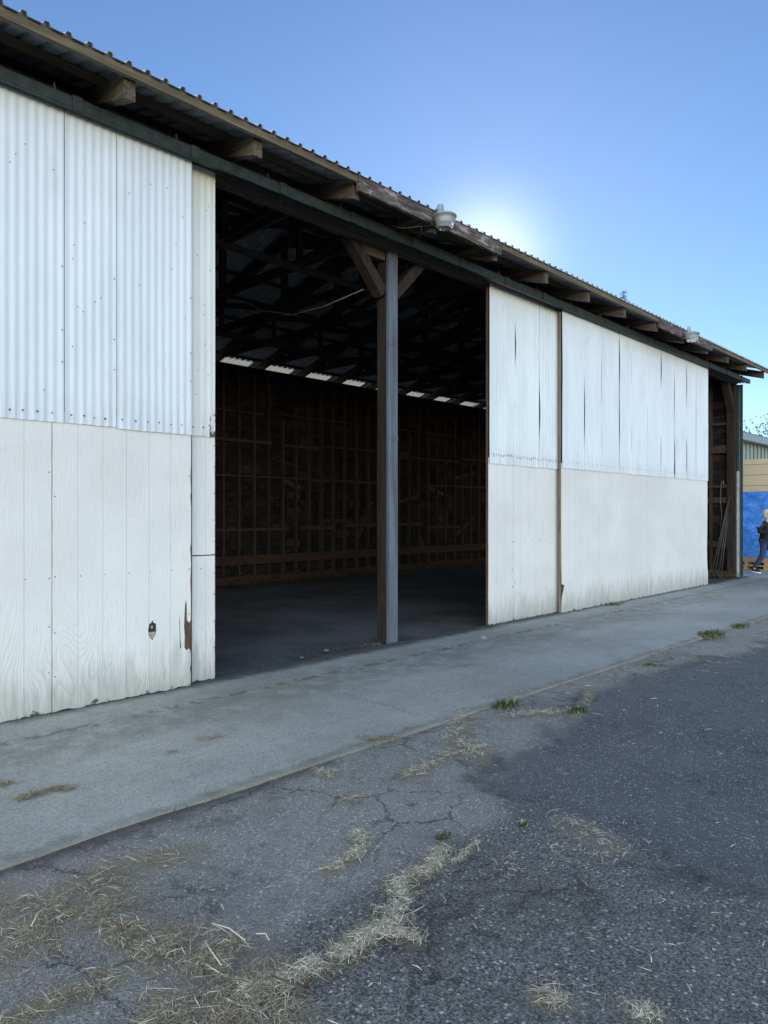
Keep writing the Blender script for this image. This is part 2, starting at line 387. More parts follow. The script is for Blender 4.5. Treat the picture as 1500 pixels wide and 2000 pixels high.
PLY = m_plywood()
WM_L = m_whitemetal('white corrugated paint', (.70, .73, .78), (.78, .80, .84))
WM_C = m_whitemetal('cream corrugated paint', (.74, .74, .70), (.80, .80, .76), True)
WM_R = m_whitemetal('weathered white corrugated paint', (.68, .71, .74), (.77, .80, .83))
WOODX = m_wood('aged timber along x', (.06, .046, .034), (.14, .11, .08), (.05, .04, .03), 0)
WOODY = m_wood('aged timber along y', (.052, .040, .030), (.16, .125, .09), (.05, .04, .032), 1)
WOODZ = m_wood('aged timber along z', (.024, .018, .015), (.055, .041, .034), (.019, .015, .013), 2)
TAN = m_wood('pale eave purlin', (.11, .085, .056), (.24, .187, .125), (.085, .068, .048), 0)
DARKY = m_wood('dark truss timber', (.045, .038, .034), (.10, .082, .07), (.04, .034, .03), 1)
STUD = m_wood('brown stud', (.045, .035, .029), (.095, .073, .06), (.035, .028, .024), 2)
GIRT = m_wood('brown girt', (.045, .034, .028), (.10, .076, .062), (.035, .027, .024), 0)
REDB = m_wood('red brown board', (.055, .03, .022), (.095, .05, .036), (.04, .024, .019), 0)
EDGE = m_wood('raw door edge', (.085, .052, .036), (.16, .10, .07), (.06, .042, .033), 2)
FRAME = m_plain('dark door backing', (.06, .048, .04), .9, 0, .4, 9.)
PEEL = m_peel()
GREEN = m_plain('dark green track steel', (.028, .040, .037), .5, 0, .4, 12.)
GREEND = m_plain('grey green lower rail', (.085, .085, .07), .5, .2, .4, 14.)
STEEL = m_wood('blue grey steel channel', (.105, .12, .148), (.165, .183, .22), (.07, .073, .08), 2, .6, .1, .5)
RUST = m_plain('rusty bracket', (.11, .07, .05), .8, 0, .4, 20.)
ROOF = m_roof()
PANEL = m_panel()
INT = m_interior()
APRON = m_apron(); ASPH = m_asphalt(); GRND = m_ground(); FLOOR = m_floor()
NAIL = m_plain('nail head', (.12, .12, .125), .5, .4, .2)
LAMPM = m_plain('grey lamp paint', (.34, .355, .36), .45, .3, .15)
LENS = m_lens()
GALV = m_plain('galvanised trim', (.33, .37, .39), .45, .5, .15)
TRIM = m_plain('dark green trim', (.03, .05, .052), .5, 0, .3)
TRIMW = m_plain('worn white strip', (.42, .42, .44), .7, 0, .3)
STRAW = m_straw('dry straw', (.36, .28, .18), (.88, .755, .55))
STRAWD = m_straw('dull straw', (.22, .16, .09), (.50, .385, .235))
HAY = m_straw('old hay', (.12, .095, .05), (.26, .21, .12))
GRASS = m_straw('green grass', (.035, .06, .02), (.11, .15, .055))
TWIG = m_plain('twig', (.115, .085, .066), .9, 0, .4, 30.)
YARD = m_plain('pale concrete yard', (.42, .41, .39), .9, 0, .25, 2.)
TARP = m_tarp()

# ------------------------------------------------------------------ the setting
g = MB(); g.add([(-700, -700, -.07), (700, -700, -.07), (700, 700, -.07), (-700, 700, -.07)], [(0, 1, 2, 3)])
tag(g.build('ground', GRND), kind='structure')

STRAWS = [([(1.01, 3.18), (1.03, 2.89), (1.31, 2.99), (1.48, 3.00), (1.71, 2.93)], 495, 0.065, 0),
          ([(0.90, 2.83), (1.01, 2.86), (1.20, 2.82), (1.31, 2.76)], 412, 0.078, 0),
          ([(0.85, 2.67), (0.95, 2.69), (1.04, 2.73)], 137, 0.065, 0),
          ([(1.26, 2.70), (1.33, 2.39), (1.40, 2.19), (1.51, 2.07)], 550, 0.065, 0),
          ([(1.26, 2.56), (1.31, 2.24), (1.41, 2.01), (1.34, 1.86)], 605, 0.065, 0),
          ([(2.57, 2.12), (2.42, 2.03), (2.23, 2.06), (2.01, 1.88), (1.79, 1.86), (1.61, 1.88), (1.46, 1.91)], 2200, 0.028, 1),
          ([(1.82, 1.89), (1.93, 1.84), (1.96, 1.72)], 500, 0.022, 1),
          ([(1.46, 1.91), (1.34, 1.86), (1.38, 1.66)], 330, 0.065, 0),
          ([(0.75, 2.38), (0.92, 2.33), (1.11, 2.34)], 275, 0.039, 0),
          ([(1.05, 2.00), (1.13, 2.05), (1.21, 2.12)], 192, 0.046, 0),
          ([(1.16, 1.89), (1.30, 1.94), (1.46, 1.96)], 385, 0.052, 0),
          ([(3.26, 1.84), (3.20, 1.69), (3.18, 1.59)], 140, 0.060, 1),
          ([(2.95, 1.76), (3.01, 1.57), (3.22, 1.41)], 70, 0.030, 1),
          ([(2.44, 2.53), (2.29, 2.36), (2.08, 2.35)], 320, 0.025, 1),
          ([(2.49, 1.99), (2.76, 2.03)], 110, 0.012, 1),
          ([(4.53, 3.46), (3.91, 3.08), (3.68, 2.71)], 420, 0.050, 1),
          ([(3.14, 2.84), (3.61, 2.93), (3.95, 2.80)], 380, 0.040, 1),
          ([(4.62, 3.16), (4.89, 2.98), (5.15, 2.82)], 500, 0.050, 1),
          ([(4.87, 2.71), (5.48, 2.93), (5.94, 3.09)], 140, 0.030, 1),
          ([(2.85, 3.32), (2.85, 3.17)], 110, 0.035, 1),
          ([(2.60, 2.85), (2.76, 2.82)], 90, 0.030, 0),
          ([(2.74, 1.83), (2.54, 1.71)], 40, 0.020, 1),
          ([(2.01, 1.23), (2.06, 1.16)], 110, 0.030, 1),
          ([(2.16, 1.00), (2.17, 0.93)], 130, 0.030, 1),
          ([(6.28, 3.17), (7.10, 3.13), (7.89, 3.08)], 220, 0.100, 1),
          ([(9.11, 3.18), (10.38, 3.28), (11.73, 3.27)], 220, 0.120, 1),
          ([(4.84, 3.59), (5.27, 3.47), (5.53, 3.38)], 132, 0.039, 0),
          ([(7.83, 2.94), (7.76, 2.45)], 40, 0.050, 1),
          ([(4.63, 2.33), (4.62, 2.18), (4.64, 1.94)], 30, 0.040, 1),
          ]
def seg_d(px, py, a, b):
    ax, ay = a; bx, by = b; dx, dy = bx - ax, by - ay
    u = max(0, min(1, ((px - ax) * dx + (py - ay) * dy) / (dx * dx + dy * dy)))
    return math.hypot(px - ax - u * dx, py - ay - u * dy)
PATCH = [(40, 2.2), (9.15, 2.6), (6.0, 3.02), (5.1, 2.85), (4.21, 2.65), (3.70, 2.58), (3.40, 2.42), (3.17, 1.95), (3.16, 1.35), (3.28, .95), (3.9, .1), (5.0, -1.5), (9, -6), (40, -6)]
def inside(px, py, poly):
    c = False; n = len(poly)
    for i in range(n):
        (x1, y1), (x2, y2) = poly[i], poly[(i + 1) % n]
        if (y1 > py) != (y2 > py) and px < (x2 - x1) * (py - y1) / (y2 - y1) + x1: c = not c
    return c
def sdist(px, py, poly):
    d0 = min(seg_d(px, py, poly[i], poly[(i + 1) % len(poly)]) for i in range(len(poly)))
    return d0 if inside(px, py, poly) else -d0
def asphalt():
    def axis(rng):
        out = []
        for lo, hi, st in rng:
            n = round((hi - lo) / st); out += [lo + (hi - lo) * i / n for i in range(n)]
        return out + [rng[-1][1]]
    xs = axis([(-5, .4, .2), (.4, 5.6, .04), (5.6, 12, .1), (12, 27, .25)]); ys = axis([(-8, .6, .2), (.6, 3.44, .04)])
    nx, ny = len(xs) - 1, len(ys) - 1
    vs = []; pa = []; di = []; li = []; du = []
    segs = [(p[i], p[i + 1], w, n) for p, n, w, br in STRAWS for i in range(len(p) - 1)]
    for y in ys:
        for x in xs:
            vs.append((x, y, .012 * (mnoise.noise(Vector((x * .9, y * .9, 3))) - .3) - .012))
            s = sdist(x, y, PATCH); pa.append(max(0, min(1, .5 + s / .7)))
            dd = max(0, 1 - (3.42 - y) / .30) * (1 if x < 3 else .55)
            di.append(max(0, min(1, dd)))
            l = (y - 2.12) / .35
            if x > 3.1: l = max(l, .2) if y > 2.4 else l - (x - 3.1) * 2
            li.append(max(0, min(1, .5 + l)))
            q = 0
            if .5 < x < 6.5 and y > .7:
                for a_, b_, w, n in segs:
                    if n < 100: continue
                    dq = seg_d(x, y, a_, b_) / (w * 2.0); q = max(q, math.exp(-dq * dq))
            du.append(q)
    fs = [(j * (nx + 1) + i, j * (nx + 1) + i + 1, (j + 1) * (nx + 1) + i + 1, (j + 1) * (nx + 1) + i) for j in range(ny) for i in range(nx)]
    me = bpy.data.meshes.new('asphalt'); me.from_pydata(vs, [], fs); me.update()
    for nm, data in (('patch', pa), ('dirt', di), ('lite', li), ('chaff', du)):
        a = me.attributes.new(nm, 'FLOAT', 'POINT'); a.data.foreach_set('value', data)
    me.polygons.foreach_set('use_smooth', [True] * len(fs))
    tag(link('asphalt', me, ASPH), kind='structure')
asphalt()
def apron():
    vs = []; n = 520; x0, x1 = -9., 18.9
    for i in range(n + 1):
        x = x0 + (x1 - x0) * i / n
        e = 3.40 - .011 * max(0, x - 3) + .008 * mnoise.noise(Vector((x * 2.1, 0, 0))) + .010 * mnoise.noise(Vector((x * 14, 4, 0)))
        vs += [(x, e - .012, -.05), (x, e, .0), (x, e + .02, .006), (x, 5.845, .006), (x, 5.85, -.06)]
    fs = [(5 * i + k, 5 * i + k + 5, 5 * i + k + 6, 5 * i + k + 1) for i in range(n) for k in range(4)]
    b = MB(); b.add(vs, fs); tag(b.build('concrete_apron', APRON), kind='structure')
apron()
b = MB(); b.add([(-9, 5.86, -.03), (18.6, 5.86, -.03), (18.6, 13.6, -.03), (-9, 13.6, -.03)], [(0, 1, 2, 3)])
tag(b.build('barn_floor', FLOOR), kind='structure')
b = MB(); b.add([(18.9, 3.0, -.004), (60, -4, -.004), (60, 40, -.004), (18.9, 40, -.004)], [(0, 1, 2, 3)])
tag(b.build('concrete_yard', YARD), kind='structure')

# ------------------------------------------------------------------ the barn
BX0, BX1 = -8.4, 18.62
EY, EZ, SL, RY = 5.20, 5.00, .30, 9.60                     # eave line, slope, ridge
RZ = EZ + (RY - EY) * SL; BY = 2 * RY - EY                 # back eave
def roofz(y): return EZ + (y - EY) * SL if y < RY else EZ + (BY - y) * SL
BO = (6.26, 5.7, 0)
barn = empty('barn', BO, 'long weathered timber barn with white sliding doors, open bay and corrugated metal roof', 'barn')
def bp(b, name, mats, parent=None, label=None):
    o = b.build(name, mats, parent or barn, BO)
    if label: o['label'] = label
    return o
RAFT = [6.26 + 1.22 * k for k in range(-12, 11)]

def ribbed(y0, z0, y1, z1, x0, x1, rh=.028):
    b = MB(); prof = []; x = x0
    while x < x1 - .01:
        prof += [(x, 0), (x + .095, 0), (x + .109, rh), (x + .139, rh)]; x += .1525
    prof.append((x, 0))
    vs = []
    for px, h in prof: vs += [(px, y0, z0 + h), (px, y1, z1 + h)]
    fs = [(2 * i, 2 * i + 2, 2 * i + 3, 2 * i + 1) for i in range(len(prof) - 1)]
    b.add(vs, fs); return b
rb = ribbed(EY - .03, EZ - .009, RY, RZ, BX0 - .15, BX1 + .1)
bp(rb, 'roof', ROOF)
rb = ribbed(RY, RZ, 13.70, roofz(13.70), BX0 - .15, BX1 + .1)
bp(rb, 'roof', ROOF)
for i in range(len(RAFT) - 1):
    rb = ribbed(13.66, roofz(13.66) - .012, BY + .03, EZ - .021, RAFT[i] + .26, RAFT[i + 1] - .10, .008)
    bp(rb, 'translucent_panel', PANEL)
    rb = ribbed(13.55, roofz(13.55) - .004, BY + .03, EZ - .009, RAFT[i] - .13, RAFT[i] + .25)
    bp(rb, 'roof', ROOF)
b = MB(); b.add([(BX0 - .15, RY - .2, RZ - .01), (BX1 + .1, RY - .2, RZ - .01), (BX1 + .1, RY, RZ + .06), (BX0 - .15, RY, RZ + .06), (BX1 + .1, RY + .2, RZ - .01), (BX0 - .15, RY + .2, RZ - .01)], [(0, 1, 2, 3), (3, 2, 4, 5)])
bp(b, 'ridge_cap', ROOF)

# rafters, purlins, fascia
FASC = [(5.0, 7.50), (12.34, 14.86)]
for k, x in enumerate(RAFT):
    if x < BX0 or x > BX1: continue
    for side in (0, 1):
        b = MB()
        jit = random.uniform(-.012, .012)
        ya, yb = (5.262 + jit, RY - .03) if side == 0 else (BY - .06, RY + .03)
        top = -.075; dep = .165
        za, zb = roofz(ya) + top, roofz(yb) + top
        w = .046
        vs = []
        for yy, zz in ((ya, za), (yb, zb)):
            vs += [(x - w, yy, zz), (x + w, yy, zz), (x + w, yy, zz - dep), (x - w, yy, zz - dep)]
        b.add(vs, [(3, 2, 1, 0), (4, 5, 6, 7), (0, 1, 5, 4), (1, 2, 6, 5), (2, 3, 7, 6), (3, 0, 4, 7)])
        bp(b, 'rafter', WOODY)
def purlin(y, h, mat, x0, x1, name='purlin', w=.038):
    b = MB(); b.box(x0, x1, y, y + w, roofz(y) - .076, roofz(y) - .076 + h); return bp(b, name, mat)
xs = [BX0 - .1, FASC[0][0], FASC[0][1], FASC[1][0], FASC[1][1], BX1 + .08]
for a in (0, 2, 4): purlin(5.20, .070, TAN, xs[a], xs[a + 1], 'eave_purlin')
for y in (5.73, 6.3, 6.95, 7.6, 8.25, 8.9): purlin(y, .072, TAN if y < 6 else GIRT, BX0, BX1)
for y in (10.2, 10.85, 11.5, 12.15, 12.8, 13.5): purlin(y, .060, GIRT, BX0, BX1)
for (x0, x1) in FASC:
    b = MB(); n = 40; vs = []
    for i in range(n + 1):
        x = x0 + (x1 - x0) * i / n; e = .006 * mnoise.noise(Vector((x * 6, 1, 0)))
        vs += [(x, 5.178, 4.835 + e), (x, 5.178, 4.982), (x, 5.222, 4.982), (x, 5.222, 4.835 + e)]
    fs = [(4 * i + k, 4 * i + 4 + k, 4 * i + 4 + (k + 1) % 4, 4 * i + (k + 1) % 4) for i in range(n) for k in range(4)]
    fs += [(0, 1, 2, 3), (4 * n + 3, 4 * n + 2, 4 * n + 1, 4 * n)]
    b.add(vs, fs); bp(b, 'fascia_board', PEEL)

# trusses: tie beam, king post, webs (one mesh each)
for k, x in enumerate(RAFT):
    if x < BX0 + .3 or x > BX1 - .3: continue
    b = MB()
    b.beam((x + .066, 6.0, 5.05), (x + .066, 13.25, 5.05), .038, .14)
    b.beam((x + .02, RY, 5.0), (x + .02, RY, RZ - .24), .09, .09, (1, 0, 0))
    for s in (-1, 1):
        b.beam((x + .02, RY + s * .05, 5.05), (x + .02, RY + s * 1.9, roofz(RY + 1.9) - .26), .05, .1)
        b.beam((x + .02, RY + s * 1.9, 5.0), (x + .02, RY + s * 1.9, roofz(RY + 1.9) - .25), .05, .09, (1, 0, 0))
        b.beam((x + .02, RY + s * 1.95, 5.05), (x + .02, RY + s * 3.0, roofz(RY + 3.0) - .26), .05, .09)
    bp(b, 'truss', DARKY)
b = MB()
for y in (7.7, 11.5): b.box(BX0, BX1, y, y + .04, 4.925, 5.02)
b.beam((5.1, 6.2, 5.6), (9.8, 9.3, 6.05), .04, .12); b.beam((10, 9.3, 6.05), (14.8, 6.2, 5.6), .04, .12)
bp(b, 'wind_brace', DARKY)

# header, posts, knee braces
b = MB(); b.box(BX0, 18.5, 5.83, 5.97, 4.73, 4.97); bp(b, 'header_beam', WOODX)
def post(x, steel=True):
    b = MB(); b.box(x - .066, x + .075, 5.925, 6.10, -.03, 4.73); o = bp(b, 'post', WOODZ)
    if steel:
        s = MB(); n = 50; vs = []
        for i in range(n + 1):
            z = -.01 + 4.74 * i / n; e = .003 * mnoise.noise(Vector((z * 3, 0, 0)))
            vs += [(x - .072, 5.94, z), (x - .072 + e, 5.90 + e, z), (x + .085 + e, 5.90 + e, z), (x + .085, 5.94, z)]
        s.add(vs, [(4 * i + k, 4 * i + k + 1, 4 * i + k + 5, 4 * i + k + 4) for i in range(n) for k in range(3)])
        for z in (.9, 2.45, 2.48, 3.6): s.box(x - .074, x + .087, 5.893, 5.897, z, z + .012)
        bp(s, 'steel_channel', STEEL, o)
    return o
post(6.26); post(-2.6)
def brace(x0, z0, x1, z1, y0=5.95, y1=6.09, w=.13):
    b = MB(); b.beam((x0, (y0 + y1) / 2, z0), (x1, (y0 + y1) / 2, z1), y1 - y0, w, (0, 0, 1)); bp(b, 'knee_brace', WOODZ)
brace(6.17, 4.22, 5.62, 4.80); brace(6.37, 4.25, 6.92, 4.80)
b = MB(); b.box(5.76, 6.18, 5.955, 6.08, 4.62, 4.735); bp(b, 'corbel', WOODX)
# corner of the barn
b = MB(); b.box(18.46, 18.60, 5.90, 6.09, -.03, 4.74); bp(b, 'post', WOODZ)
b = MB(); b.beam((18.55, 6.0, 4.0), (18.05, 6.0, 4.80), .16, .14); bp(b, 'knee_brace', WOODZ)
b = MB(); b.box(18.60, 18.618, 5.765, 5.825, 0.01, 4.72); bp(b, 'corner_trim', TRIM)
b = MB(); b.box(18.56, 18.598, 5.842, 5.892, .01, 2.6); bp(b, 'corner_strip', TRIMW)
b = MB(); b.box(18.56, 18.598, 5.842, 5.892, 2.602, 4.72); bp(b, 'corner_strip', TRIM)
b = MB(); b.box(18.62, 18.632, 5.79, 6.0, 0.01, 4.72); bp(b, 'corner_trim', GALV)

# door tracks with splice brackets
b = MB()
b.box(BX0, 18.63, 5.60, 5.68, 4.730, 4.812)
b.box(BX0, 18.63, 5.604, 5.612, 4.716, 4.731); b.box(BX0, 18.63, 5.60, 5.69, 4.812, 4.818)
tr = bp(b, 'door_track', GREEN)
b = MB(); b.box(BX0, 18.55, 5.725, 5.80, 4.765, 4.83); b.box(BX0, 18.55, 5.725, 5.735, 4.735, 4.765); b.box(BX0, 18.55, 5.785, 5.795, 4.735, 4.765)
bp(b, 'door_track', GREEND)
x = 2.38 - .975 * 10
while x < 18.5:
    s = MB(); j = random.uniform(-.05, .05)
    s.box(x + j - .04, x + j + .04, 5.588, 5.60, 4.718, 4.826); s.box(x + j - .03, x + j + .03, 5.60, 5.83, 4.819, 4.826)
    bp(s, 'splice_bracket', GREEN, tr)
    s = MB(); s.beam((x + j - .16, 5.62, 4.82), (x + j - .19, 5.82, 4.90), .035, .008); s.beam((x + j - .16, 5.62, 4.80), (x + j - .17, 5.63, 4.875), .03, .006, (1, 0, 0))
    bp(s, 'hanger_strap', RUST, tr)
    x += .975

# back, end and left walls
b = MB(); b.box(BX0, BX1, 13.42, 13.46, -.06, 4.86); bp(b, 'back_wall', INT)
b = MB(); b.box(BX0, BX1, 13.28, 13.42, 4.80, 4.86)
bp(b, 'top_plate', GIRT)
x = 5.9
i = 0
while x < 18.4:
    b = MB(); w = .021 if i % 3 else random.uniform(.015, .04)
    b.box(x - w, x + w, 13.30 + random.uniform(0, .04), 13.418, 0, 4.80 - (random.random() < .2) * random.uniform(.2, 1.5)); bp(b, 'stud', STUD); x += .407 + random.uniform(-.012, .012); i += 1
ri = random.Random(11)
for z, h in ((3.15, .07), (2.36, .045), (1.17, .08), (3.85, .045)):
    x = 5.7
    while x < 18.4:
        L = ri.uniform(.8, 3.4); zz = z + ri.uniform(-.05, .05)
        if ri.random() < .86:
            b = MB(); b.box(x, min(x + L, 18.4), 13.325 + ri.uniform(-.01, .02), 13.417, zz, zz + h * ri.uniform(.7, 1.2)); bp(b, 'girt', GIRT)
        x += L + ri.uniform(.02, .5)
for k in range(14):
    x = ri.uniform(6.5, 17); z = ri.uniform(.7, 3.6); L = ri.uniform(.5, 1.4); a = ri.uniform(-1.1, 1.1)
    b = MB(); b.beam((x, 13.40, z), (x + L * math.cos(a), 13.405, z + L * math.sin(a)), .02, ri.uniform(.06, .12)); bp(b, 'brace_board', GIRT if k % 3 else REDB)
b = MB(); b.box(BX0, BX1, 13.262, 13.298, .42, .62); bp(b, 'kick_board', REDB)
b = MB(); b.box(BX0, BX1, 13.262, 13.298, -.03, .16); bp(b, 'kick_board', REDB)
def gable(x0, x1, mat):
    b = MB(); prof = [(5.93, -.06), (13.46, -.06), (13.46, 4.86), (RY, RZ - .1), (5.93, roofz(5.93) - .09)]
    n = len(prof); vs = [(x0, y, z) for y, z in prof] + [(x1, y, z) for y, z in prof]
    b.add(vs, [tuple(range(n))[::-1], tuple(range(n, 2 * n))] + [(k, (k + 1) % n, n + (k + 1) % n, n + k) for k in range(n)])
    return bp(b, 'end_wall', mat)
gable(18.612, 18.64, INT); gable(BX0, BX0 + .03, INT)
for y in (6.5, 6.95, 7.45, 7.9, 8.5, 9.2, 10.0, 10.8, 11.6, 12.4):
    b = MB(); b.box(18.52, 18.61, y - .03, y + .03, 0, roofz(y) - .3); bp(b, 'stud', STUD)
for z, h in ((3.75, .06), (3.06, .19), (2.20, .07), (1.82, .14), (.72, .16)):
    b = MB(); b.box(18.49, 18.519, 6.1, 13.2, z, z + h); bp(b, 'girt', STUD)

# ---- sliding doors
def loop_panel(outer, holes, y, th):
    bm = bmesh.new(); edges = []
    for lp in [outer] + holes:
        vs = [bm.verts.new((x, y, z)) for x, z in lp]
        for i in range(len(vs)): edges.append(bm.edges.new((vs[i], vs[(i + 1) % len(vs)])))
    bmesh.ops.triangle_fill(bm, use_beauty=True, use_dissolve=False, edges=edges, normal=(0, -1, 0))
    r = bmesh.ops.extrude_face_region(bm, geom=list(bm.faces))
    for v in r['geom']:
        if isinstance(v, bmesh.types.BMVert): v.co.y += th
    bmesh.ops.recalc_face_normals(bm, faces=bm.faces)
    me = bpy.data.meshes.new('plywood_panel'); bm.to_mesh(me); bm.free()
    me.transform(Matrix.Translation((-BO[0], -BO[1], -BO[2]))); return me
def ragged(x0, x1, z0, z1, amp=.012, left=None, right=None, top=0.):
    lp = []; n = max(8, int((x1 - x0) / .03))
    for i in range(n + 1):
        x = x0 + (x1 - x0) * i / n
        lp.append((x, z0 + amp * (mnoise.noise(Vector((x * 9, z0, 1))) + .8 * mnoise.noise(Vector((x * 40, z0, 2))))))
    if right: lp[-1:] = right
    m_ = 24
    for i in range(1, m_):
        z = z0 + (z1 - z0) * i / m_; lp.append((x1 + .003 * mnoise.noise(Vector((x1 * 7, z * 9, 5))), z)) if not right else None
    lp += [(x1, z1), (x0, z1)]
    if left: lp += left
    else:
        for i in range(m_ - 1, 0, -1):
            z = z0 + (z1 - z0) * i / m_; lp.append((x0 + .003 * mnoise.noise(Vector((x0 * 7 + 3, z * 9, 5))), z))
    return lp
def nail(b, x, y, z, r=.007, h=None, mi=1):
    h = h or r
    n = 6; b.add([(x + r * math.cos(6.283 * k / n), y, z + h * math.sin(6.283 * k / n)) for k in range(n)] + [(x, y - .002, z)], [((k + 1) % n, k, n) for k in range(n)], mi)
def sheet(door, x0, x1, z0, z1, y, pitch, amp, mat, gl=None, gr=None, nails=(), phase=0., lab=None, curl=0.):
    """corrugated sheet; gl/gr(z) move the left/right edge to open wedge gaps"""
    b = MB(); nx = max(8, int((x1 - x0) / pitch * 8)); nz = 24
    vs = []
    for j in range(nz + 1):
        z = z0 + (z1 - z0) * j / nz
        l = x0 + (gl(z) if gl else 0); r = x1 - (gr(z) if gr else 0)
        for i in range(nx + 1):
            x = l + (r - l) * i / nx; u = i / nx
            dz = .004 * mnoise.noise(Vector((x * 8, z0, 9))) if j in (0, nz) else 0
            yy = y + amp * math.sin(2 * math.pi * (x - phase) / pitch) + .004 * mnoise.noise(Vector((x * 1.2, z * .9, y)))
            yy -= curl * (abs(2 * u - 1) ** 6) * (.5 + .5 * mnoise.noise(Vector((x0 * 3, z * 1.1, 2))))
            vs.append((x, yy, z + dz))
    fs = [(j * (nx + 1) + i, j * (nx + 1) + i + 1, (j + 1) * (nx + 1) + i + 1, (j + 1) * (nx + 1) + i) for j in range(nz) for i in range(nx)]
    b.add(vs, fs, 0, True)
    for (nxp, nzp, nr, nh) in nails: nail(b, nxp, y - amp - .004, nzp, nr, nh)
    return bp(b, 'metal_sheet', [mat, NAIL], door, lab)
def door(x0, x1, y, backing=True, edge=EDGE):
    b = MB()
    b.box(x0 + .006, x1 - .006, y + .020, y + .045, .02, 4.79)
    o = bp(b, 'sliding_door', FRAME)
    e = MB(); e.box(x0 - .004, x0 + .0055, y + .006, y + .040, .015, 4.70); bp(e, 'edge_board', edge, o)
    e = MB(); e.box(x1 - .0055, x1 + .004, y + .006, y + .040, .015, 4.70); bp(e, 'edge_board', edge, o)
    return o
def ply(dr, lp, holes, y, nails=(), lab=None):
    me = loop_panel(lp, holes, y, .012)
    b = MB()
    for (x, z, r) in nails: nail(b, x - BO[0], y - BO[1] - .0015, z, r, None, 0)
    if nails:
        bm = bmesh.new(); bm.from_mesh(me); nm = b.mesh('n'); n0 = len(bm.faces); bm.from_mesh(nm); bm.faces.ensure_lookup_table()
        for f in bm.faces[n0:]: f.material_index = 1
        bm.to_mesh(me); bm.free()
    o = link('plywood_panel', me, [PLY, NAIL], dr)
    if lab: o['label'] = lab
    return o
rr = random.Random(3)
def rownails(x0, x1, z, step, r=.007, h=None, jit=.01):
    out = []; x = x0
    while x < x1: out.append((x, z + rr.uniform(-jit, jit), r * rr.uniform(.7, 1.2), h)); x += step * rr.uniform(.8, 1.2)
    return out
def strays(x0, x1, z0, z1, n): return [(rr.uniform(x0, x1), rr.uniform(z0, z1), .005, None) for _ in range(n)]

# left front door
YF, YR = 5.70, 5.79
dl = door(-2.45, 3.405, YF)
edges = [-2.44, -1.75, -1.05, -.45, .25, .85, 1.50, 2.27, 2.692, 3.40]
for i in range(len(edges) - 1):
    a, c = edges[i], edges[i + 1]
    sheet(dl, a + .001, c - .001, 2.272 + .006 * (i % 2) - .004 * (i % 3), 4.79, YF - .012, 0.070, .0027, WM_L,
          gr=lambda z, a=a: .002 + .004 * max(0, mnoise.noise(Vector((a, z * 1.3, 0)))), phase=a * .3,
          nails=rownails(a + .05, c - .03, 2.345, .105, .008) + strays(a + .03, c - .03, 2.5, 4.65, 8) + [(c - .02, 3.0, .006, None), (c - .02, 3.5, .006, None), (c - .02, 2.75, .006, None)])
pe = [-2.44, -1.48, -.26, .96, 2.18, 3.40]
for i in range(len(pe) - 1):
    a, c = pe[i] + .002, pe[i + 1] - .003
    holes = []; nl = [(a + .02, z + rr.uniform(-.03, .03), .006) for z in (.3, .62, 1.05, 1.7)] + [(c - .02, z + rr.uniform(-.03, .03), .006) for z in (.32, .66, 1.07, 1.9)] + [(a + .2 * k + .02, 1.06, .005) for k in range(1, 6)]
    lp = ragged(a, c, .012, 2.36, .014)
    if i == 4:
        hx, hz = 3.02, .555                                     # punched hole
        holes.append([(hx - .035, hz - .045), (hx - .012, hz - .075), (hx + .004, hz - .09), (hx + .012, hz - .075), (hx + .032, hz - .05), (hx + .04, hz - .01), (hx + .038, hz + .05), (hx + .012, hz + .06), (hx + .002, hz + .085), (hx - .012, hz + .06), (hx - .03, hz + .055), (hx - .04, hz)])
        holes.append([(3.283, .36), (3.297, .358), (3.291, .44), (3.287, .60), (3.282, .66), (3.278, .60), (3.281, .48)])
        rt = [(c - .006, .01), (c - .004, .12), (c - .012, .16), (c - .003, .22), (c - .004, .31), (c - .02, .345), (c - .045, .33), (c - .068, .36), (c - .065, .46), (c - .072, .55), (c - .067, .66), (c - .06, .76), (c - .052, .79), (c - .042, .74), (c - .038, .60), (c - .02, .58), (c - .004, .60), (c - .004, .8), (c - .009, .95), (c - .002, 1.1), (c - .010, 1.25), (c - .002, 1.3), (c - .001, 1.6), (c - .009, 1.72), (c - .002, 1.76), (c - .008, 1.9), (c - .002, 2.0)]
        lp = ragged(a, c, .012, 2.36, .014, right=rt)
    ply(dl, lp, holes, YF, nl, 'plywood panel with a punched hole and a torn edge' if i == 4 else None)
s = MB(); s.box(2.985, 3.05, YF + .013, YF + .0185, .48, .535); s.box(3.012, 3.03, YF + .010, YF + .019, .565, .592)
bp(s, 'foam_scrap', m_plain('pale foam', (.34, .32, .29), .9, 0, .3, 40.), dl)
s = MB(); s.box(3.325, 3.398, YF + .0125, YF + .0195, .30, .82); bp(s, 'backing_board', EDGE, dl)

# left rear door
d2 = door(-1.6, 3.705, YR)
sheet(d2, 2.9, 3.695, 2.275, 4.79, YR - .012, 0.070, .0027, WM_C, phase=.02, nails=rownails(3.46, 3.68, 2.36, .09, .008) + strays(3.45, 3.68, 2.45, 4.6, 9), lab='cream painted corrugated sheet with flaking corner')
sheet(d2, -1.59, 2.895, 2.275, 4.79, YR - .012, 0.070, .0027, WM_C)
ply(d2, ragged(2.6, 3.70, 1.176, 2.36, .006), [], YR, [(3.69, z, .006) for z in (1.3, 1.5, 1.75, 2.0, 2.2)])
ply(d2, ragged(2.6, 3.70, .012, 1.166, .012), [], YR, [(3.69, z, .006) for z in (.3, .55, .8, 1.0)] + [(3.55, 1.05, .006)])
ply(d2, ragged(-1.59, 2.595, .012, 2.36, .01), [], YR)

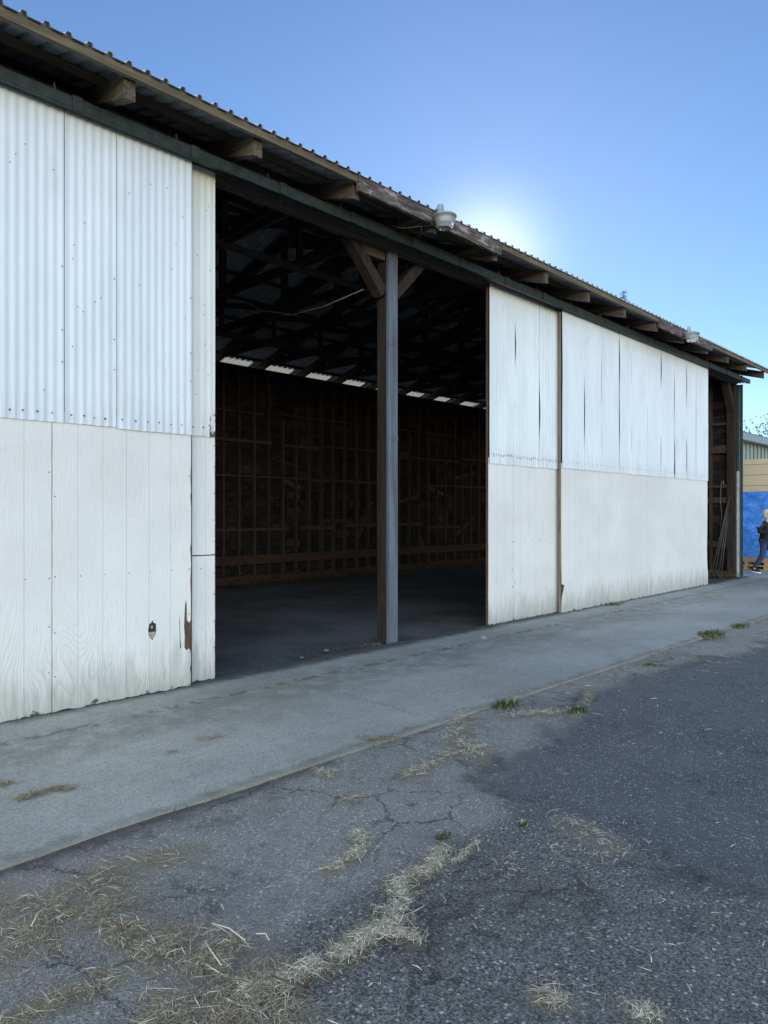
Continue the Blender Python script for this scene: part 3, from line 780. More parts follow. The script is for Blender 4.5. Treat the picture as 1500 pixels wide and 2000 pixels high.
# right rear door
d3 = door(8.085, 13.2, YR + .01, edge=EDGE)
y3 = YR + .01
def wedge(zc, wd, amp): return lambda z: .003 + amp * math.exp(-((z - zc) / wd) ** 2)
e3 = [8.09, 8.715, 9.375, 10.1, 10.9, 12.0, 13.19]
g3 = [None, wedge(4.0, .35, .022), wedge(3.1, .45, .022), None, None, None, None]
for i in range(6):
    a, c = e3[i], e3[i + 1]
    sheet(d3, a, c, 2.255, 4.79, y3 - .012, .043, .0045, WM_R, gl=g3[i], nails=rownails(a + .04, c - .02, 2.385, .055, .005, .022, .015) + strays(a, c, 2.6, 4.6, 8), phase=a, curl=.006)
ply(d3, ragged(8.09, 8.70, .012, 2.34, .016), [], y3, [(8.68, z, .010) for z in (.5, .75, 1.15)] + [(8.11, z, .006) for z in (.3, .7, 1.1, 1.6, 2.0)])
rt = [(9.90, .02), (9.985, .02), (9.98, .2), (9.96, .5), (9.955, .8), (9.97, 1.1), (9.985, 1.5)]
ply(d3, ragged(8.706, 9.93, .012, 2.34, .018, right=[(9.93, .02)]), [[(8.86, .012 + .03), (8.868, .04), (8.864, .12)]] if False else [], y3, [(8.73, z, .009) for z in (.55, 1.15)] + [(9.0 + .2 * k, 1.16, .008) for k in range(4)])
ply(d3, ragged(9.934, 13.19, .012, 2.34, .016), [], y3)

# right front door
d4 = door(9.87, 16.075, YF, edge=m_wood('cream door edge', (.17, .12, .08), (.30, .23, .16), (.10, .07, .05), 2))
e4 = [9.875, 10.558, 11.154, 11.815, 12.278, 12.967, 13.566, 14.206, 14.836, 15.363, 16.07]
g4 = {1: [(3.2, .55, .022), (4.2, 1.2, .006)], 2: [(3.9, .9, .014), (2.6, .5, .008)], 3: [(4.2, .5, .02), (3.1, .5, .016)], 4: [(4.3, .6, .01), (2.9, .6, .016)], 6: [(4.35, .35, .028), (2.8, .45, .018)], 7: [(2.45, .45, .060), (3.9, .6, .022)], 8: [(4.2, .5, .022), (2.75, .35, .04)], 9: [(3.9, .9, .010)]}
for i in range(10):
    a, c = e4[i], e4[i + 1]; gg = g4.get(i)
    gl = (lambda z, gg=gg: .006 + sum(am * .95 * math.exp(-((z - zc) / wd) ** 2) for zc, wd, am in gg)) if gg else (lambda z: .005)
    sheet(d4, a, c, 2.268, 4.79, YF - .012, .043, .0032, WM_L if i > 0 else WM_R, gl=gl, phase=a, curl=.008,
          nails=rownails(a + .05, c - .02, 2.37, .12, .007, .010) + strays(a, c, 2.6, 4.6, 7))
p4 = [9.875, 11.09, 13.02, 14.5, 16.07]
for i in range(4):
    a, c = p4[i] + .001, p4[i + 1] - .002
    left = None
    if i == 0: left = [(a + .002, 1.9), (a, 1.5), (a + .006, 1.0), (a + .010, .72), (a + .02, .60), (a + .018, .46), (a + .10, .435), (a + .085, .38), (a + .04, .28), (a + .012, .17), (a + .004, .06)]
    right = None
    if i == 3: right = [(16.105, .015), (16.10, .25), (16.05, .55), (16.035, .8), (16.05, 1.1), (16.065, 1.5)]
    ply(d4, ragged(a, c, .012, 2.35, .015, left=left, right=right), [], YF, [(a + .3 * k, 1.16 + rr.uniform(-.02, .02), .008) for k in range(1, 5)] + [(c - .02, z, .008) for z in (.4, .8, 1.5)] + [(a + .55, .8, .009), (a + .6, 1.4, .007)])
# closed door in the next bay to the left
d5 = door(-8.2, -2.5, YR)
sheet(d5, -8.19, -2.51, 2.27, 4.79, YR - .012, 0.070, .0027, WM_L)
ply(d5, ragged(-8.19, -2.51, .012, 2.36, .012), [], YR)

# ------------------------------------------------------------------ yard lights on the fascia
def yard_light(x, label):
    o = empty('yard_light', (x, 5.176, 4.86), label, 'lamp', 'yard lights on the barn eave')
    b = MB(); b.beam((0, 0, .01), (0, -.11, .03), .03, .03); b.box(-.035, .035, -.008, .002, -.05, .06); b.build('mounting_arm', RUST, o)
    b = MB(); b.lathe([(0, .135), (.034, .135), (.038, .12), (.038, .02), (.045, .015), (.045, -.02), (.0, -.02)], 20, (0, -.10, .02)); b.build('ballast_housing', LAMPM, o)
    b = MB(); b.lathe([(.05, .045), (.085, .04), (.122, .022), (.134, .012), (.134, .002), (.118, .0), (.112, -.035), (.10, -.075)], 32, (0, -.165, 0)); b.build('reflector', LAMPM, o)
    b = MB(); b.lathe([(.100, -.055), (.096, -.11), (.080, -.125), (.055, -.128), (.05, -.09), (0, -.09)], 32, (0, -.165, 0)); b.build('lens', LENS, o)
    return o
yard_light(6.16, 'grey dusk to dawn lamp on the nearer dark fascia board, by the sun glow')
yard_light(13.36, 'grey dusk to dawn lamp on the farther fascia board above the right doors')
b = MB()
pts = [(6.15, 5.23, 4.83), (5.95, 5.45, 4.80), (5.85, 5.6, 4.86), (5.9, 5.7, 4.92)]
b.tube(pts, .006, 5); b.tube([(6.1, 5.3, 4.82), (6.22, 5.42, 4.78), (6.3, 5.55, 4.835)], .005, 5)
tag(b.build('cable', NAIL), 'thin slack cable under the eave behind the nearer lamp', 'cable')
b = MB(); b.tube([(5.98, 6.12, 4.26), (5.75, 6.6, 4.10), (5.75, 7.2, 4.12), (5.85, 8.0, 4.35), (5.95, 8.8, 4.75), (6.2, 9.4, 5.0)], .0045, 5)
tag(b.build('cable', m_plain('pale cable', (.22, .19, .16), .7)), 'pale cable sagging from the centre post into the dark barn', 'cable')

# ------------------------------------------------------------------ things inside the right opening
POLEM = m_plain('dark pole', (.05, .043, .04), .7)
for i, (y0, y1, z1, xb, lab) in enumerate(((6.33, 6.02, 2.0, 18.05, 'longest dark pole leaning, leftmost at its foot, in the right opening'), (6.26, 6.05, 1.85, 18.08, 'dark pole leaning, second from left at its foot, in the right opening'), (6.18, 6.07, 1.6, 18.12, 'dark pole leaning, third from left at its foot, in the right opening'), (6.13, 6.06, 1.45, 18.16, 'shortest dark pole leaning, closest to the corner post'))):
    b = MB(); b.tube([(0, 0, 0), (18.44 - xb, y1 - y0, z1 + .03)], .016, 8)
    o = b.build('pole', POLEM); o.location = (xb, y0, -.03); tag(o, lab, 'pole', 'poles leaning by the corner post')
b = MB(); b.tube([(18.47, 6.22, 2.35), (18.46, 6.24, 1.9), (18.47, 6.21, 1.5), (18.46, 6.25, 1.1)], .006, 5)
b.tube([(18.47, 6.22, 2.35), (18.46, 6.17, 2.36), (18.46, 6.16, 2.28), (18.46, 6.2, 2.27)], .014, 6)
tag(b.build('rope', m_plain('pale rope', (.22, .19, .16), .9)), 'frayed rope hanging on the end wall in the right opening', 'rope')

# straw and hay
def blades(b, n, fn, lmin, lmax, wmin, wmax, zmax=.02, mi=0):
    for _ in range(n):
        x, y, z0 = fn(); a = random.uniform(0, math.pi * 2)
        L = random.uniform(lmin, lmax) * (1 if random.random() < .9 else 1.6); w = random.uniform(wmin, wmax)
        dx, dy = math.cos(a) * L / 2, math.sin(a) * L / 2; nx, ny = -math.sin(a) * w / 2, math.cos(a) * w / 2
        bend = random.uniform(-.05, .05) * L; za = z0 + random.uniform(0, zmax); zb = z0 + random.uniform(0, zmax); zm = (za + zb) / 2 + random.uniform(0, .004)
        mx, my = x + bend * -math.sin(a), y + bend * math.cos(a)
        b.add([(x - dx - nx, y - dy - ny, za), (x - dx + nx, y - dy + ny, za), (mx + nx, my + ny, zm + w * .4), (mx - nx, my - ny, zm), (x + dx + nx * .6, y + dy + ny * .6, zb), (x + dx - nx * .6, y + dy - ny * .6, zb)], [(0, 3, 2, 1), (3, 5, 4, 2)], mi)
def path_fn(pts, wid, z=.0):
    segs = [(pts[i], pts[i + 1], math.dist(pts[i], pts[i + 1])) for i in range(len(pts) - 1)]; tot = sum(s[2] for s in segs) or 1
    def fn():
        u = random.uniform(0, tot)
        for a, c, L in segs:
            if u <= L or (a, c, L) == segs[-1]: k = min(1, u / max(L, 1e-6)); x = a[0] + (c[0] - a[0]) * k; y = a[1] + (c[1] - a[1]) * k; break
            u -= L
        for _ in range(6):
            xx = x + random.gauss(0, wid); yy = y + random.gauss(0, wid)
            if mnoise.noise(Vector((xx * 7, yy * 7, 1))) + .6 * mnoise.noise(Vector((xx * 19, yy * 19, 4))) > random.uniform(-.55, .25): break
        return xx, yy, (z if yy < 3.39 else .008)
    return fn
b = MB()
for pts, n, w, br in STRAWS:
    blades(b, int(n * .62), path_fn(pts, w * .8), .015, .05, .0016, .0034, .003, 0 if br else 1)
    blades(b, int(n * (.7 if br else 1.5)), path_fn(pts, w * 1.7), .008, .03, .0014, .0028, .003, 1); blades(b, int(n * .16), path_fn(pts, w), .03, .08, .0015, .003, .004, 0)
    if n > 200: blades(b, int(n * .008) + 1, path_fn(pts, w * 1.3), .06, .12, .002, .0034, .006, 0)
blades(b, 500, lambda: (random.uniform(.8, 5.5), random.uniform(.6, 3.3), 0), .012, .05, .0016, .0035, .004, 0)
blades(b, 240, lambda: (random.uniform(5, 14), random.uniform(1.5, 3.3), 0), .03, .09, .003, .006, .004, 0)
tag(b.build('straw', [STRAW, STRAWD]), 'loose dry straw swept into ragged drifts across the old asphalt', 'straw', kind='stuff')
def clump(pts, n, w, lab, m=STRAWD):
    b = MB(); blades(b, n, path_fn(pts, w, .008), .03, .11, .002, .0045, .012)
    tag(b.build('straw_clump', m), lab, 'straw', 'straw clumps on the concrete apron')
clump([(1.409, 4.114), (1.55, 4.10), (1.668, 4.073)], 190, .022, 'longest straw clump on the concrete at the left, below the first door')
clump([(1.36, 4.43), (1.43, 4.37)], 60, .02, 'straw clump at the left edge of the concrete by the picture border')
clump([(2.621, 4.317), (2.756, 4.274)], 34, .02, 'wispy straw clump in the middle of the concrete below the first door')
clump([(2.311, 4.206), (2.394, 4.191)], 20, .015, 'smallest straw clump on the concrete, beside the wispy one')
clump([(3.399, 3.527), (3.5, 3.44), (3.599, 3.352)], 90, .03, 'pale straw clump at the asphalt edge of the concrete')
clump([(5.424, 4.464), (5.65, 4.47), (5.92, 4.428)], 60, .03, 'thin line of straw on the concrete in front of the post')
clump([(7.90, 4.30), (8.05, 4.25)], 40, .05, 'small straw clump on the concrete before the right doors')


b = MB(); blades(b, 420, lambda: (random.uniform(3.8, 8), 5.95 + abs(random.gauss(0, .45)), -.028), .02, .08, .002, .004, .004); blades(b, 160, lambda: (6.05 + random.gauss(0, .16), 5.99 + random.gauss(0, .08), -.028), .02, .07, .002, .004, .03)
tag(b.build('straw', STRAWD), 'thin dull straw bits strewn on the barn floor along the threshold', 'straw', kind='stuff')
# hay heaps along the inside walls
b = MB()
for _ in range(1):
    blades(b, 2600, lambda: (random.uniform(6, 18.3), 13.25 - abs(random.gauss(0, .22)), -.03 + random.uniform(0, .10)), .08, .3, .006, .014, .06)
tag(b.build('hay', HAY), 'old hay strewn along the foot of the barn back wall', 'hay', kind='stuff')
b = MB()
blades(b, 900, lambda: (18.4 - abs(random.gauss(0, .22)), 6.35 + random.gauss(0, .25), -.03 + random.uniform(0, .12)), .06, .22, .006, .012, .10)
tag(b.build('hay', HAY), 'heap of old hay behind the right opening by the poles', 'hay', kind='stuff')

# ------------------------------------------------------------------ twigs, leaves, weeds
TW = [((1.47, 2.314), (1.499, 2.147), 'bent pale stalk above the corner of the straw'), ((1.214, 2.613), (1.231, 2.456), 'brown stalk in the straw at the left, angled toward the barn'),
      ((1.39, 2.238), (1.359, 2.085), 'straight pale stalk in the middle of the straw'), ((1.441, 1.912), (1.484, 1.753), 'dark brown twig where the two straw drifts meet'),
      ((1.298, 2.912), (1.373, 2.816), 'short dark twig lying in the upper left straw'), ((.99, 2.787), (1.097, 2.899), 'pale stalk at the left edge of the picture'),
      ((1.545, 2.143), (1.559, 2.085), 'short stalk at the right tip of the straw')]
for (a, c, lab) in TW:
    b = MB(); mx = ((a[0] + c[0]) / 2 + random.uniform(-.012, .012), (a[1] + c[1]) / 2 + random.uniform(-.012, .012))
    b.tube([(a[0], a[1], .022), (mx[0], mx[1], .028), (c[0], c[1], .016)], .0030, 6, 0, .002)
    tag(b.build('twig', TWIG if ('dark' in lab or 'brown' in lab) else STRAW), lab, 'twig', 'twigs and stalks on the asphalt')
def leaf(x, y, s, rz, lab, mat):
    b = MB(); n = 8; vs = []
    for i in range(n + 1):
        u = i / n; w = math.sin(math.pi * u ** .8) * .38
        for k in (-1, 0, 1): vs.append(((u - .5) * s, k * w * s, .004 + abs(k) * .35 * w * s + .08 * s * math.sin(u * 5)))
    b.add(vs, [(3 * i + k, 3 * i + k + 1, 3 * i + k + 4, 3 * i + k + 3) for i in range(n) for k in (0, 1)], 0, True)
    b.tube([(-.5 * s, 0, .006), (-.8 * s, .03 * s, .01)], .0015, 4)
    o = b.build('dry_leaf', mat); o.location = (x, y, 0); o.rotation_euler = (0, 0, rz); tag(o, lab, 'leaf')
LEAFM = m_plain('dry leaf', (.36, .27, .21), .8, 0, .3, 40.)
leaf(3.294, 1.441, .05, .6, 'curled pinkish dry leaf beside the straw scraps on the right', LEAFM)
leaf(2.02, 1.235, .045, 2.1, 'tan dry leaf in the small straw scrap at bottom right', LEAFM)
leaf(1.50, 1.80, .03, .3, 'small red brown dry leaf beside the dark twig', m_plain('red leaf', (.12, .045, .04), .8, 0, .3, 40.))
b = MB()
b.lathe([(0, -.012), (.02, -.008), (.028, .003), (.02, .014), (0, .018)], 9)
for i, v in enumerate(b.v): b.v[i] = tuple(Vector(v) * (1 + .35 * mnoise.noise(Vector(v) * 40)))
def pebble(x, y, s, lab):
    o = link('stone', b.mesh('stone'), m_plain('stone', (.13, .125, .12), .85, 0, .3, 60.)); o.location = (x, y, .004); o.scale = (s, s * .8, s * .8)
    tag(o, lab, 'stone', 'loose stones')
pebble(4.9, 5.97, 1.1, 'small stone just inside the barn threshold, left of the post')
pebble(5.35, 6.08, 1.5, 'bigger pale stone on the dark floor beside the post foot')

DRYG = m_straw('dry grass', (.14, .13, .06), (.34, .29, .17))
def tuft(x, y, n, h, spread, lab, mat=None):
    b = MB()
    for _ in range(n):
        a = random.uniform(0, 6.283); r = min(1.15 * spread, abs(random.gauss(0, spread))); px, py = r * math.cos(a), r * .55 * math.sin(a)
        L = h * random.uniform(.45, 1.15); lean = random.uniform(.2, 1.0) * L; la = a + random.uniform(-.8, .8)
        dx, dy = math.cos(la) * lean, math.sin(la) * lean; w = random.uniform(.003, .007); nx, ny = -math.sin(la) * w, math.cos(la) * w
        b.add([(px - nx, py - ny, 0), (px + nx, py + ny, 0), (px + dx * .4 + nx, py + dy * .4 + ny, L * .65), (px + dx * .4 - nx, py + dy * .4 - ny, L * .65), (px + dx, py + dy, L * .85)], [(0, 1, 2, 3), (3, 2, 4)], 1 if random.random() < .35 else 0)
    o = b.build('grass_tuft', [mat or GRASS, DRYG]); o.location = (x, y, -.01)
    tag(o, lab, 'grass', 'grass tufts along the apron edge')
tuft(4.84, 3.30, 195, 0.053, 0.115, 'green tuft at the slab edge, nearest the camera')
tuft(5.11, 2.80, 127, 0.043, 0.081, 'green tuft at the corner of the smooth dark patch')
tuft(9.45, 3.30, 315, 0.081, 0.196, 'largest green tuft, far along the slab edge on the right')
tuft(10.45, 3.27, 142, 0.068, 0.138, 'farthest green tuft beside the largest one')
tuft(7.2, 3.12, 67, 0.031, 0.081, 'small dull tuft halfway along the slab edge')
tuft(2.67, 2.18, 45, 0.025, 0.040, 'tiny pale green sprout among the straw in the middle of the asphalt')
tuft(3.05, 1.98, 33, 0.022, 0.034, 'tiny green sprout above the straw scraps on the right')
tuft(11.46, 5.60, 247, 0.053, 0.184, 'dull grey green tuft at the foot of the right white door', m_straw('dull grass', (.07, .075, .035), (.20, .18, .10)))

b = MB()
for _ in range(900):
    x = random.uniform(1.2, 16) ; k = mnoise.noise(Vector((x * 1.6, 3, 8))) + .6 * mnoise.noise(Vector((x * 7, 1, 8)))
    if k < random.uniform(-.1, .5): continue
    y = 3.385 - .011 * max(0, x - 3) + random.gauss(0, .022); a = random.uniform(0, 6.283); L = random.uniform(.012, .05); w = random.uniform(.002, .004)
    dx, dy = math.cos(a) * L * .8, math.sin(a) * L * .8; nx, ny = -math.sin(a) * w, math.cos(a) * w
    b.add([(x - nx, y - ny, -.01), (x + nx, y + ny, -.01), (x + dx, y + dy, L * .6)], [(0, 1, 2)], 0 if random.random() < .45 else 1)
tag(b.build('weeds', [GRASS, DRYG]), 'low dry weeds and grit caught along the slab edge', 'weeds', kind='stuff')
# ------------------------------------------------------------------ fence, tarpaulin, pallets beyond the barn
FX = 22.6
b = MB()
o = empty('board_fence', (FX, 4, 0), 'tall fence of pale tan horizontal boards behind the blue tarpaulin', 'fence')
TANB = m_boards('tan fence boards', (.62, .48, .31), (.74, .59, .40), .31, 2, .035, .1)
b.box(-.02, .03, -9, 7.5, .0, 3.16); b.build('board_panel', TANB, o)
for y in (-8.5, -5.5, -2.5, .5, 3.5, 6.5):
    b = MB(); b.box(.032, .13, y, y + .1, 0, 3.1); b.build('post', WOODZ, o)
b = MB(); ny, nz = 150, 26; vs = []
for j in range(nz + 1):
    for i in range(ny + 1):
        y = 11.4 - 13.0 * i / ny; v = j / nz
        low = .16 + .10 * mnoise.noise(Vector((y * .6, 0, 2))) + .34 * math.exp(-((y - 7.45) / .40) ** 2)
        z = 2.20 + .02 * mnoise.noise(Vector((y, 1, 1))) - v * (2.20 - low)
        q = Vector((y * .9, z * 1.3, 0))
        x = 22.50 - .16 * v - .07 * mnoise.noise(q * 1.5) - .06 * mnoise.noise(q * 5) - .03 * mnoise.noise(q * 11) - .08 * abs(mnoise.noise(Vector((y * 1.4 + z * 1.8, z * .7, 4))))
        vs.append((x, y, z))
b.add(vs, [(j * (ny + 1) + i, j * (ny + 1) + i + 1, (j + 1) * (ny + 1) + i + 1, (j + 1) * (ny + 1) + i) for j in range(nz) for i in range(ny)], 0, True)
tag(b.build('tarpaulin', TARP), 'wrinkled bright blue tarpaulin hung on the tan fence', 'tarp')

PAL = m_wood('pallet wood', (.36, .25, .14), (.58, .42, .25), (.25, .17, .10), 1)
def pallet(loc, rz, lab):
    o = empty('pallet', loc, lab, 'pallet', 'pallets under the tarpaulin', rz)
    for y in (-.5, 0, .5):
        b = MB(); b.box(-.5, .5, y - .035, y + .035, .02, .095); b.build('stringer', PAL, o)
    for z in (0, .097):
        for k in range(7):
            b = MB(); b.box(-.5 + k * .15, -.5 + k * .15 + .1, -.6, .6, z, z + .019); b.build('deck_board', PAL, o)
    return o
pallet((21.75, 6.55, 0), .05, 'lower weathered wooden pallet at the foot of the blue tarpaulin')
pallet((21.78, 6.50, .119), -.03, 'upper wooden pallet stacked under the blue tarpaulin edge')
b = MB(); b.box(-.45, .45, -.9, .9, 0, .035); b.box(-.42, .40, -.85, .8, .037, .07)
o = b.build('plank_stack', PAL); o.location = (21.8, 6.45, .238); tag(o, 'two flat planks lying on top of the pallets', 'planks')

# green building with metal roof
o = empty('green_building', (27, 9.9, 0), 'pale green board and batten building with a grey metal roof behind the fence', 'building')
GB = m_plain('pale green boards', (.30, .36, .29), .7, 0, .15, 3.)
b = MB(); b.box(-7, 24, 0, .2, -.05, 4.62); b.box(-7, -6.8, .202, 9, -.05, 4.62); b.box(23.8, 24, .202, 9, -.05, 4.62); b.build('wall', GB, o)
b = MB(); b.box(-7.4, 24.4, -.42, -.38, 4.56, 4.86); b.build('fascia', GALV, o)
b = MB(); b.add([(-7.4, -.45, 4.865), (24.4, -.45, 4.865), (24.4, 4.5, 5.40), (-7.4, 4.5, 5.40), (24.4, 9.4, 4.865), (-7.4, 9.4, 4.865)], [(0, 1, 2, 3), (3, 2, 4, 5)]); b.build('roof', m_plain('light metal roof', (.55, .58, .58), .4, .2, .1), o)
for i in range(60):
    b = MB(); xx = -6.9 + .41 * i * 1.24
    if xx > 23.8: break
    b.box(xx, xx + .05, -.03, -.002, 0, 4.55); b.build('batten', m_bat if i else (m_bat := m_plain('dark green batten', (.10, .13, .11), .7)), o)

# trees
BARK = m_plain('bark', (.10, .08, .065), .9, 0, .4, 12.)
LEAF = m_straw('sparse leaves', (.05, .07, .03), (.14, .15, .07))
NEED = m_straw('conifer needles', (.03, .05, .03), (.08, .11, .06))
def bare_tree(loc, H, seed, lab):
    rg = random.Random(seed); o = empty('tree', loc, lab, 'tree'); b = MB(); lf = MB()
    def grow(p, d, L, r, lv):
        q = p + d * L; mid = (p + q) / 2 + Vector((rg.uniform(-1, 1), rg.uniform(-1, 1), 0)) * L * .05
        b.tube([p, mid, q], r, 6 if lv < 2 else 4, 0, r * .68)
        if lv >= 3:
            for _ in range(3):
                c = p + d * L * rg.uniform(.2, 1.1) + Vector((rg.gauss(0, 1), rg.gauss(0, 1), rg.gauss(0, 1))) * .16
                u = Vector((rg.gauss(0, 1), rg.gauss(0, 1), rg.gauss(0, 1))).normalized(); w = u.orthogonal().normalized(); s = rg.uniform(.05, .12)
                lf.add([c, c + (u + w) * s * .6, c + u * s * 1.5, c + (u - w) * s * .6], [(0, 1, 2, 3)])
        if lv == 5: return
        n = 3 if lv < 4 else 2
        for k in range(n):
            a = rg.uniform(0, 6.28); t = rg.uniform(.35, .75)
            sdv = d.orthogonal().normalized(); sdv.rotate(Matrix.Rotation(a, 3, d))
            nd = (d + sdv * t + Vector((0, 0, .12))).normalized()
            grow(p + d * L * rg.uniform(.55, 1.0), nd, L * rg.uniform(.62, .82), r * .58, lv + 1)
    grow(Vector((0, 0, 0)), Vector((0, 0, 1)), H * .30, H * .016, 0)
    b.build('trunk', BARK, o); lf.build('crown', LEAF, o)
bare_tree((45.0, 11.2, 0), 10.6, 5, 'sparse early spring tree with thin branches behind the green building')
def conifer(loc, H, seed, lab):
    rg = random.Random(seed); o = empty('conifer_tree', loc, lab, 'tree'); b = MB(); lf = MB()
    b.tube([(0, 0, 0), (0, 0, H * .5), (.1, 0, H)], H * .012, 8, 0, .015)
    z = H * .25
    while z < H - .1:
        rad = (H - z) * .16 * rg.uniform(.6, 1.15) + .12
        for k in range(5):
            a = rg.uniform(0, 6.28); d = Vector((math.cos(a), math.sin(a), rg.uniform(-.1, .25))); p = Vector((0, 0, z)); q = p + d * rad
            b.tube([p, q], .02, 4, 0, .006)
            for _ in range(int(6 + rad * 16)):
                c = p + d * rad * rg.uniform(.15, 1.05) + Vector((rg.gauss(0, .07), rg.gauss(0, .07), rg.gauss(0, .06)))
                u = (d + Vector((rg.gauss(0, .7), rg.gauss(0, .7), rg.gauss(0, .6)))).normalized(); w = u.orthogonal() * .02
                lf.add([c - w, c + w, c + u * rg.uniform(.12, .26)], [(0, 1, 2)])
        z += max(.22, (H - z) * .05)
    b.build('trunk', BARK, o); lf.build('crown', NEED, o)
conifer((55.0, 26.1, 0), 19.6, 3, 'tall thin conifer whose tip shows above the barn roof')

# ------------------------------------------------------------------ the person
def skin(name, verts, edges, radii, sub=2):
    me = bpy.data.meshes.new(name); me.from_pydata(verts, edges, []); o = bpy.data.objects.new(name, me); col.objects.link(o)
    md = o.modifiers.new('skin', 'SKIN'); md.use_smooth_shade = True; md.branch_smoothing = .6
    for i, r in enumerate(radii):
        sv = me.skin_vertices[0].data[i]; sv.radius = r if isinstance(r, tuple) else (r, r); sv.use_root = (i == 0)
    ss = o.modifiers.new('sub', 'SUBSURF'); ss.levels = ss.render_levels = sub
    bpy.context.view_layer.update()
    dg = bpy.context.evaluated_depsgraph_get(); out = bpy.data.meshes.new_from_object(o.evaluated_get(dg)); bpy.data.objects.remove(o)
    out.polygons.foreach_set('use_smooth', [True] * len(out.polygons)); return out
def join(meshes):
    bm = bmesh.new()
    for m_ in meshes: bm.from_mesh(m_)
    me = bpy.data.meshes.new('joined'); bm.to_mesh(me); bm.free()
    me.polygons.foreach_set('use_smooth', [True] * len(me.polygons)); return me
def ball(c, r, sub=3, fn=None):
    bm = bmesh.new(); bmesh.ops.create_icosphere(bm, subdivisions=sub, radius=1)
    for v in bm.verts:
        k = fn(v.co.copy()) if fn else 1
        v.co = Vector((v.co.x * r[0] * k + c[0], v.co.y * r[1] * k + c[1], v.co.z * r[2] * k + c[2]))
    me = bpy.data.meshes.new('b'); bm.to_mesh(me); bm.free(); return me
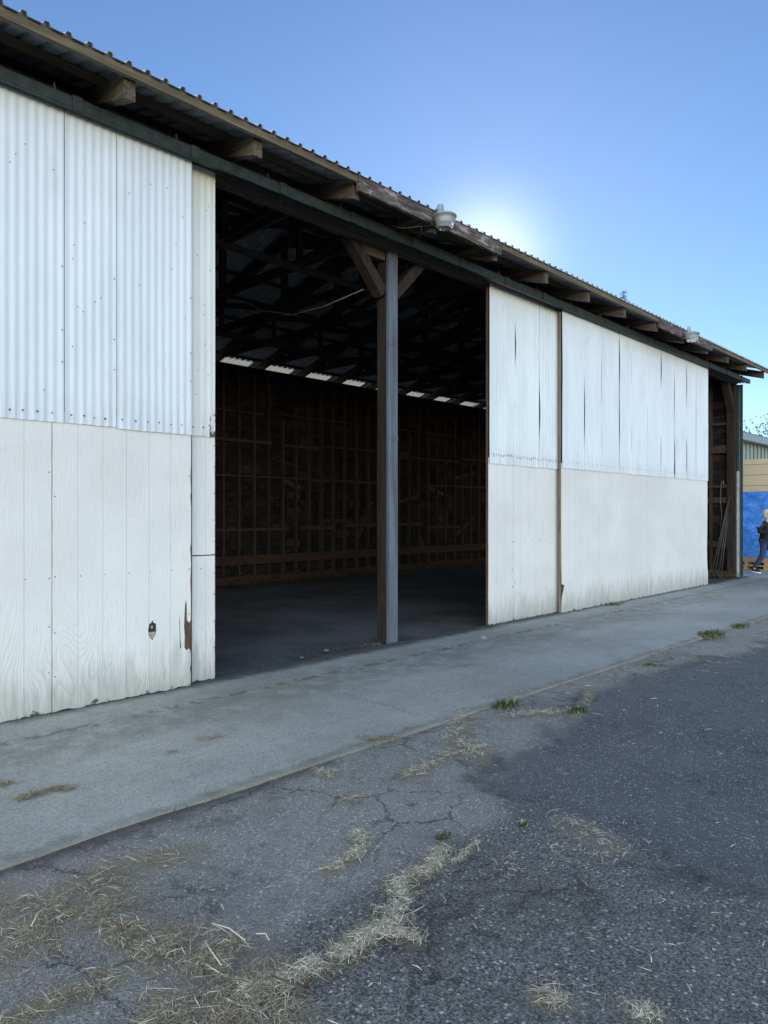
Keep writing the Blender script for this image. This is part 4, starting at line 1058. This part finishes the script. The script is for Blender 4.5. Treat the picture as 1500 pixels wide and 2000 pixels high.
def person():
    o = empty('person', (20.235, 5.715, 0), 'white haired person in dark glasses, black jacket and blue jeans walking past the tarp', 'person', None, R(-103))
    SKIN = m_plain('skin', (.55, .33, .25), .55, 0, .1); JK = m_plain('black jacket', (.012, .012, .014), .8, 0, .4, 25.)
    JN = m_plain('blue jeans', (.035, .055, .11), .85, 0, .3, 30.); HR = m_plain('white hair', (.60, .58, .54), .6, 0, .2, 90.)
    SH = m_plain('black sneaker', (.015, .015, .018), .6); SO = m_plain('white sole', (.8, .8, .8), .6, 0, .05); GL = m_plain('dark glasses', (.01, .008, .008), .2)
    # local frame: +x forward, +y left; skeleton
    P = [(0, 0, .86), (.01, 0, 1.02), (.03, 0, 1.20), (.02, 0, 1.33), (.05, 0, 1.40), (.065, 0, 1.47),              # spine 0-5
         (0, .085, .82), (.16, .09, .47), (.09, .09, .10), (.20, .09, .045),                                          # left leg 6-9 (forward)
         (0, -.085, .82), (-.03, -.09, .46), (-.26, -.09, .115), (-.17, -.09, .045),                                  # right leg 10-13 (back)
         (.02, .165, 1.30), (-.02, .215, 1.06), (.20, .13, 1.08),                                                     # left arm 14-16
         (.02, -.165, 1.30), (-.04, -.215, 1.06), (.20, -.12, 1.10)]                                                  # right arm 17-19
    E_ = [(0, 1), (1, 2), (2, 3), (3, 4), (4, 5), (0, 6), (6, 7), (7, 8), (8, 9), (0, 10), (10, 11), (11, 12), (12, 13), (3, 14), (14, 15), (15, 16), (3, 17), (17, 18), (18, 19)]
    Rr = [(.08, .10), (.07, .09), (.08, .10), (.06, .08), .05, .05, .085, .058, .04, .03, .085, .058, .04, .03, .022, .022, .024, .022, .022, .024]
    ms = [skin('body', P, E_, Rr)]
    head = ball((.085, 0, 1.53), (.092, .073, .112), 4, lambda v: 1 + (.16 if v.x > .9 and abs(v.y) < .22 and -.35 < v.z < .1 else 0) - (.06 if v.x > .5 and .05 < v.z < .3 else 0) - (.12 * max(0, -v.z - .5)))
    ms.append(head)
    for s in (-1, 1): ms.append(ball((.075, s * .074, 1.525), (.018, .008, .028), 2))
    ms.append(ball((.168, 0, 1.487), (.012, .024, .008), 2))
    for (hx, hy, hz, s) in ((.225, .12, 1.085, 1), (.225, -.11, 1.105, -1)):                                           # hands: palm, four fingers, thumb
        ms.append(ball((hx + .02, hy, hz), (.045, .018, .036), 2))
        for k, L in enumerate((.055, .065, .06, .045)):
            y0, z0 = hy, hz + .026 - k * .017
            ms.append(skin('finger', [(hx + .05, y0, z0), (hx + .05 + L * .5, y0 - s * .008, z0 - .004), (hx + .05 + L * .8, y0 - s * .028, z0 - .012)], [(0, 1), (1, 2)], [.009, .008, .007], 1))
        ms.append(skin('thumb', [(hx + .01, hy - s * .01, hz + .03), (hx + .04, hy - s * .03, hz + .045), (hx + .065, hy - s * .04, hz + .045)], [(0, 1), (1, 2)], [.010, .009, .008], 1))
    link('body', join(ms), SKIN, o)
    JP = [(0, 0, .74), (-.005, 0, .95), (.02, 0, 1.12), (.02, 0, 1.29), (.04, 0, 1.385), (.02, .165, 1.305), (-.025, .225, 1.06), (.18, .14, 1.08), (.02, -.165, 1.305), (-.045, -.225, 1.06), (.18, -.13, 1.10)]
    link('jacket', skin('jacket', JP, [(0, 1), (1, 2), (2, 3), (3, 4), (3, 5), (5, 6), (6, 7), (3, 8), (8, 9), (9, 10)], [(.135, .175), (.13, .165), (.135, .165), (.115, .16), .066, .082, .076, .05, .082, .076, .05]), JK, o)
    link('jeans', skin('jeans', [P[0], (0, .085, .80), P[7], (.088, .09, .11), (0, -.085, .80), P[11], (-.26, -.09, .13)], [(0, 1), (1, 2), (2, 3), (0, 4), (4, 5), (5, 6)], [(.11, .14), .098, .074, .06, .098, .074, .06]), JN, o)
    for (x, y, z, ry) in ((.15, .09, .055, 0), (-.205, -.09, .062, .12)):
        sm = join([ball((0, 0, 0), (.135, .045, .045), 3, lambda v: 1 - .15 * max(0, v.x) * max(0, v.z))]); sm.transform(Matrix.Translation((x, y, z)) @ Matrix.Rotation(ry, 4, 'Y')); s_ = link('shoe', sm, SH, o)
        b = MB(); n = 20
        ring = [(.142 * math.cos(6.283 * k / n), .05 * math.sin(6.283 * k / n)) for k in range(n)]
        b.add([(px, py, -.05) for px, py in ring] + [(px, py, -.018) for px, py in ring], [tuple(range(n))[::-1], tuple(range(n, 2 * n))] + [(k, (k + 1) % n, n + (k + 1) % n, n + k) for k in range(n)])
        M_ = Matrix.Translation((x, y, z)) @ Matrix.Rotation(ry, 4, 'Y'); b.v = [tuple(M_ @ Vector(v)) for v in b.v]; b.build('sole', SO, s_)
    hair = ball((.035, 0, 1.54), (.108, .094, .135), 5, lambda v: (1 + .09 * mnoise.noise(v * 4.) + .05 * mnoise.noise(v * 13.)) * (.55 if v.x > .52 and v.z < .5 else 1) * (.93 if v.z < -.5 else 1))
    link('hair', hair, HR, o)
    b = MB()
    for s in (-1, 1):
        b.box(.168, .178, s * .036 - .027, s * .036 + .027, 1.525, 1.56); b.beam((.172, s * .064, 1.55), (.075, s * .08, 1.55), .005, .007)
    b.box(.170, .176, -.01, .01, 1.545, 1.552); b.build('glasses', GL, o)
person()
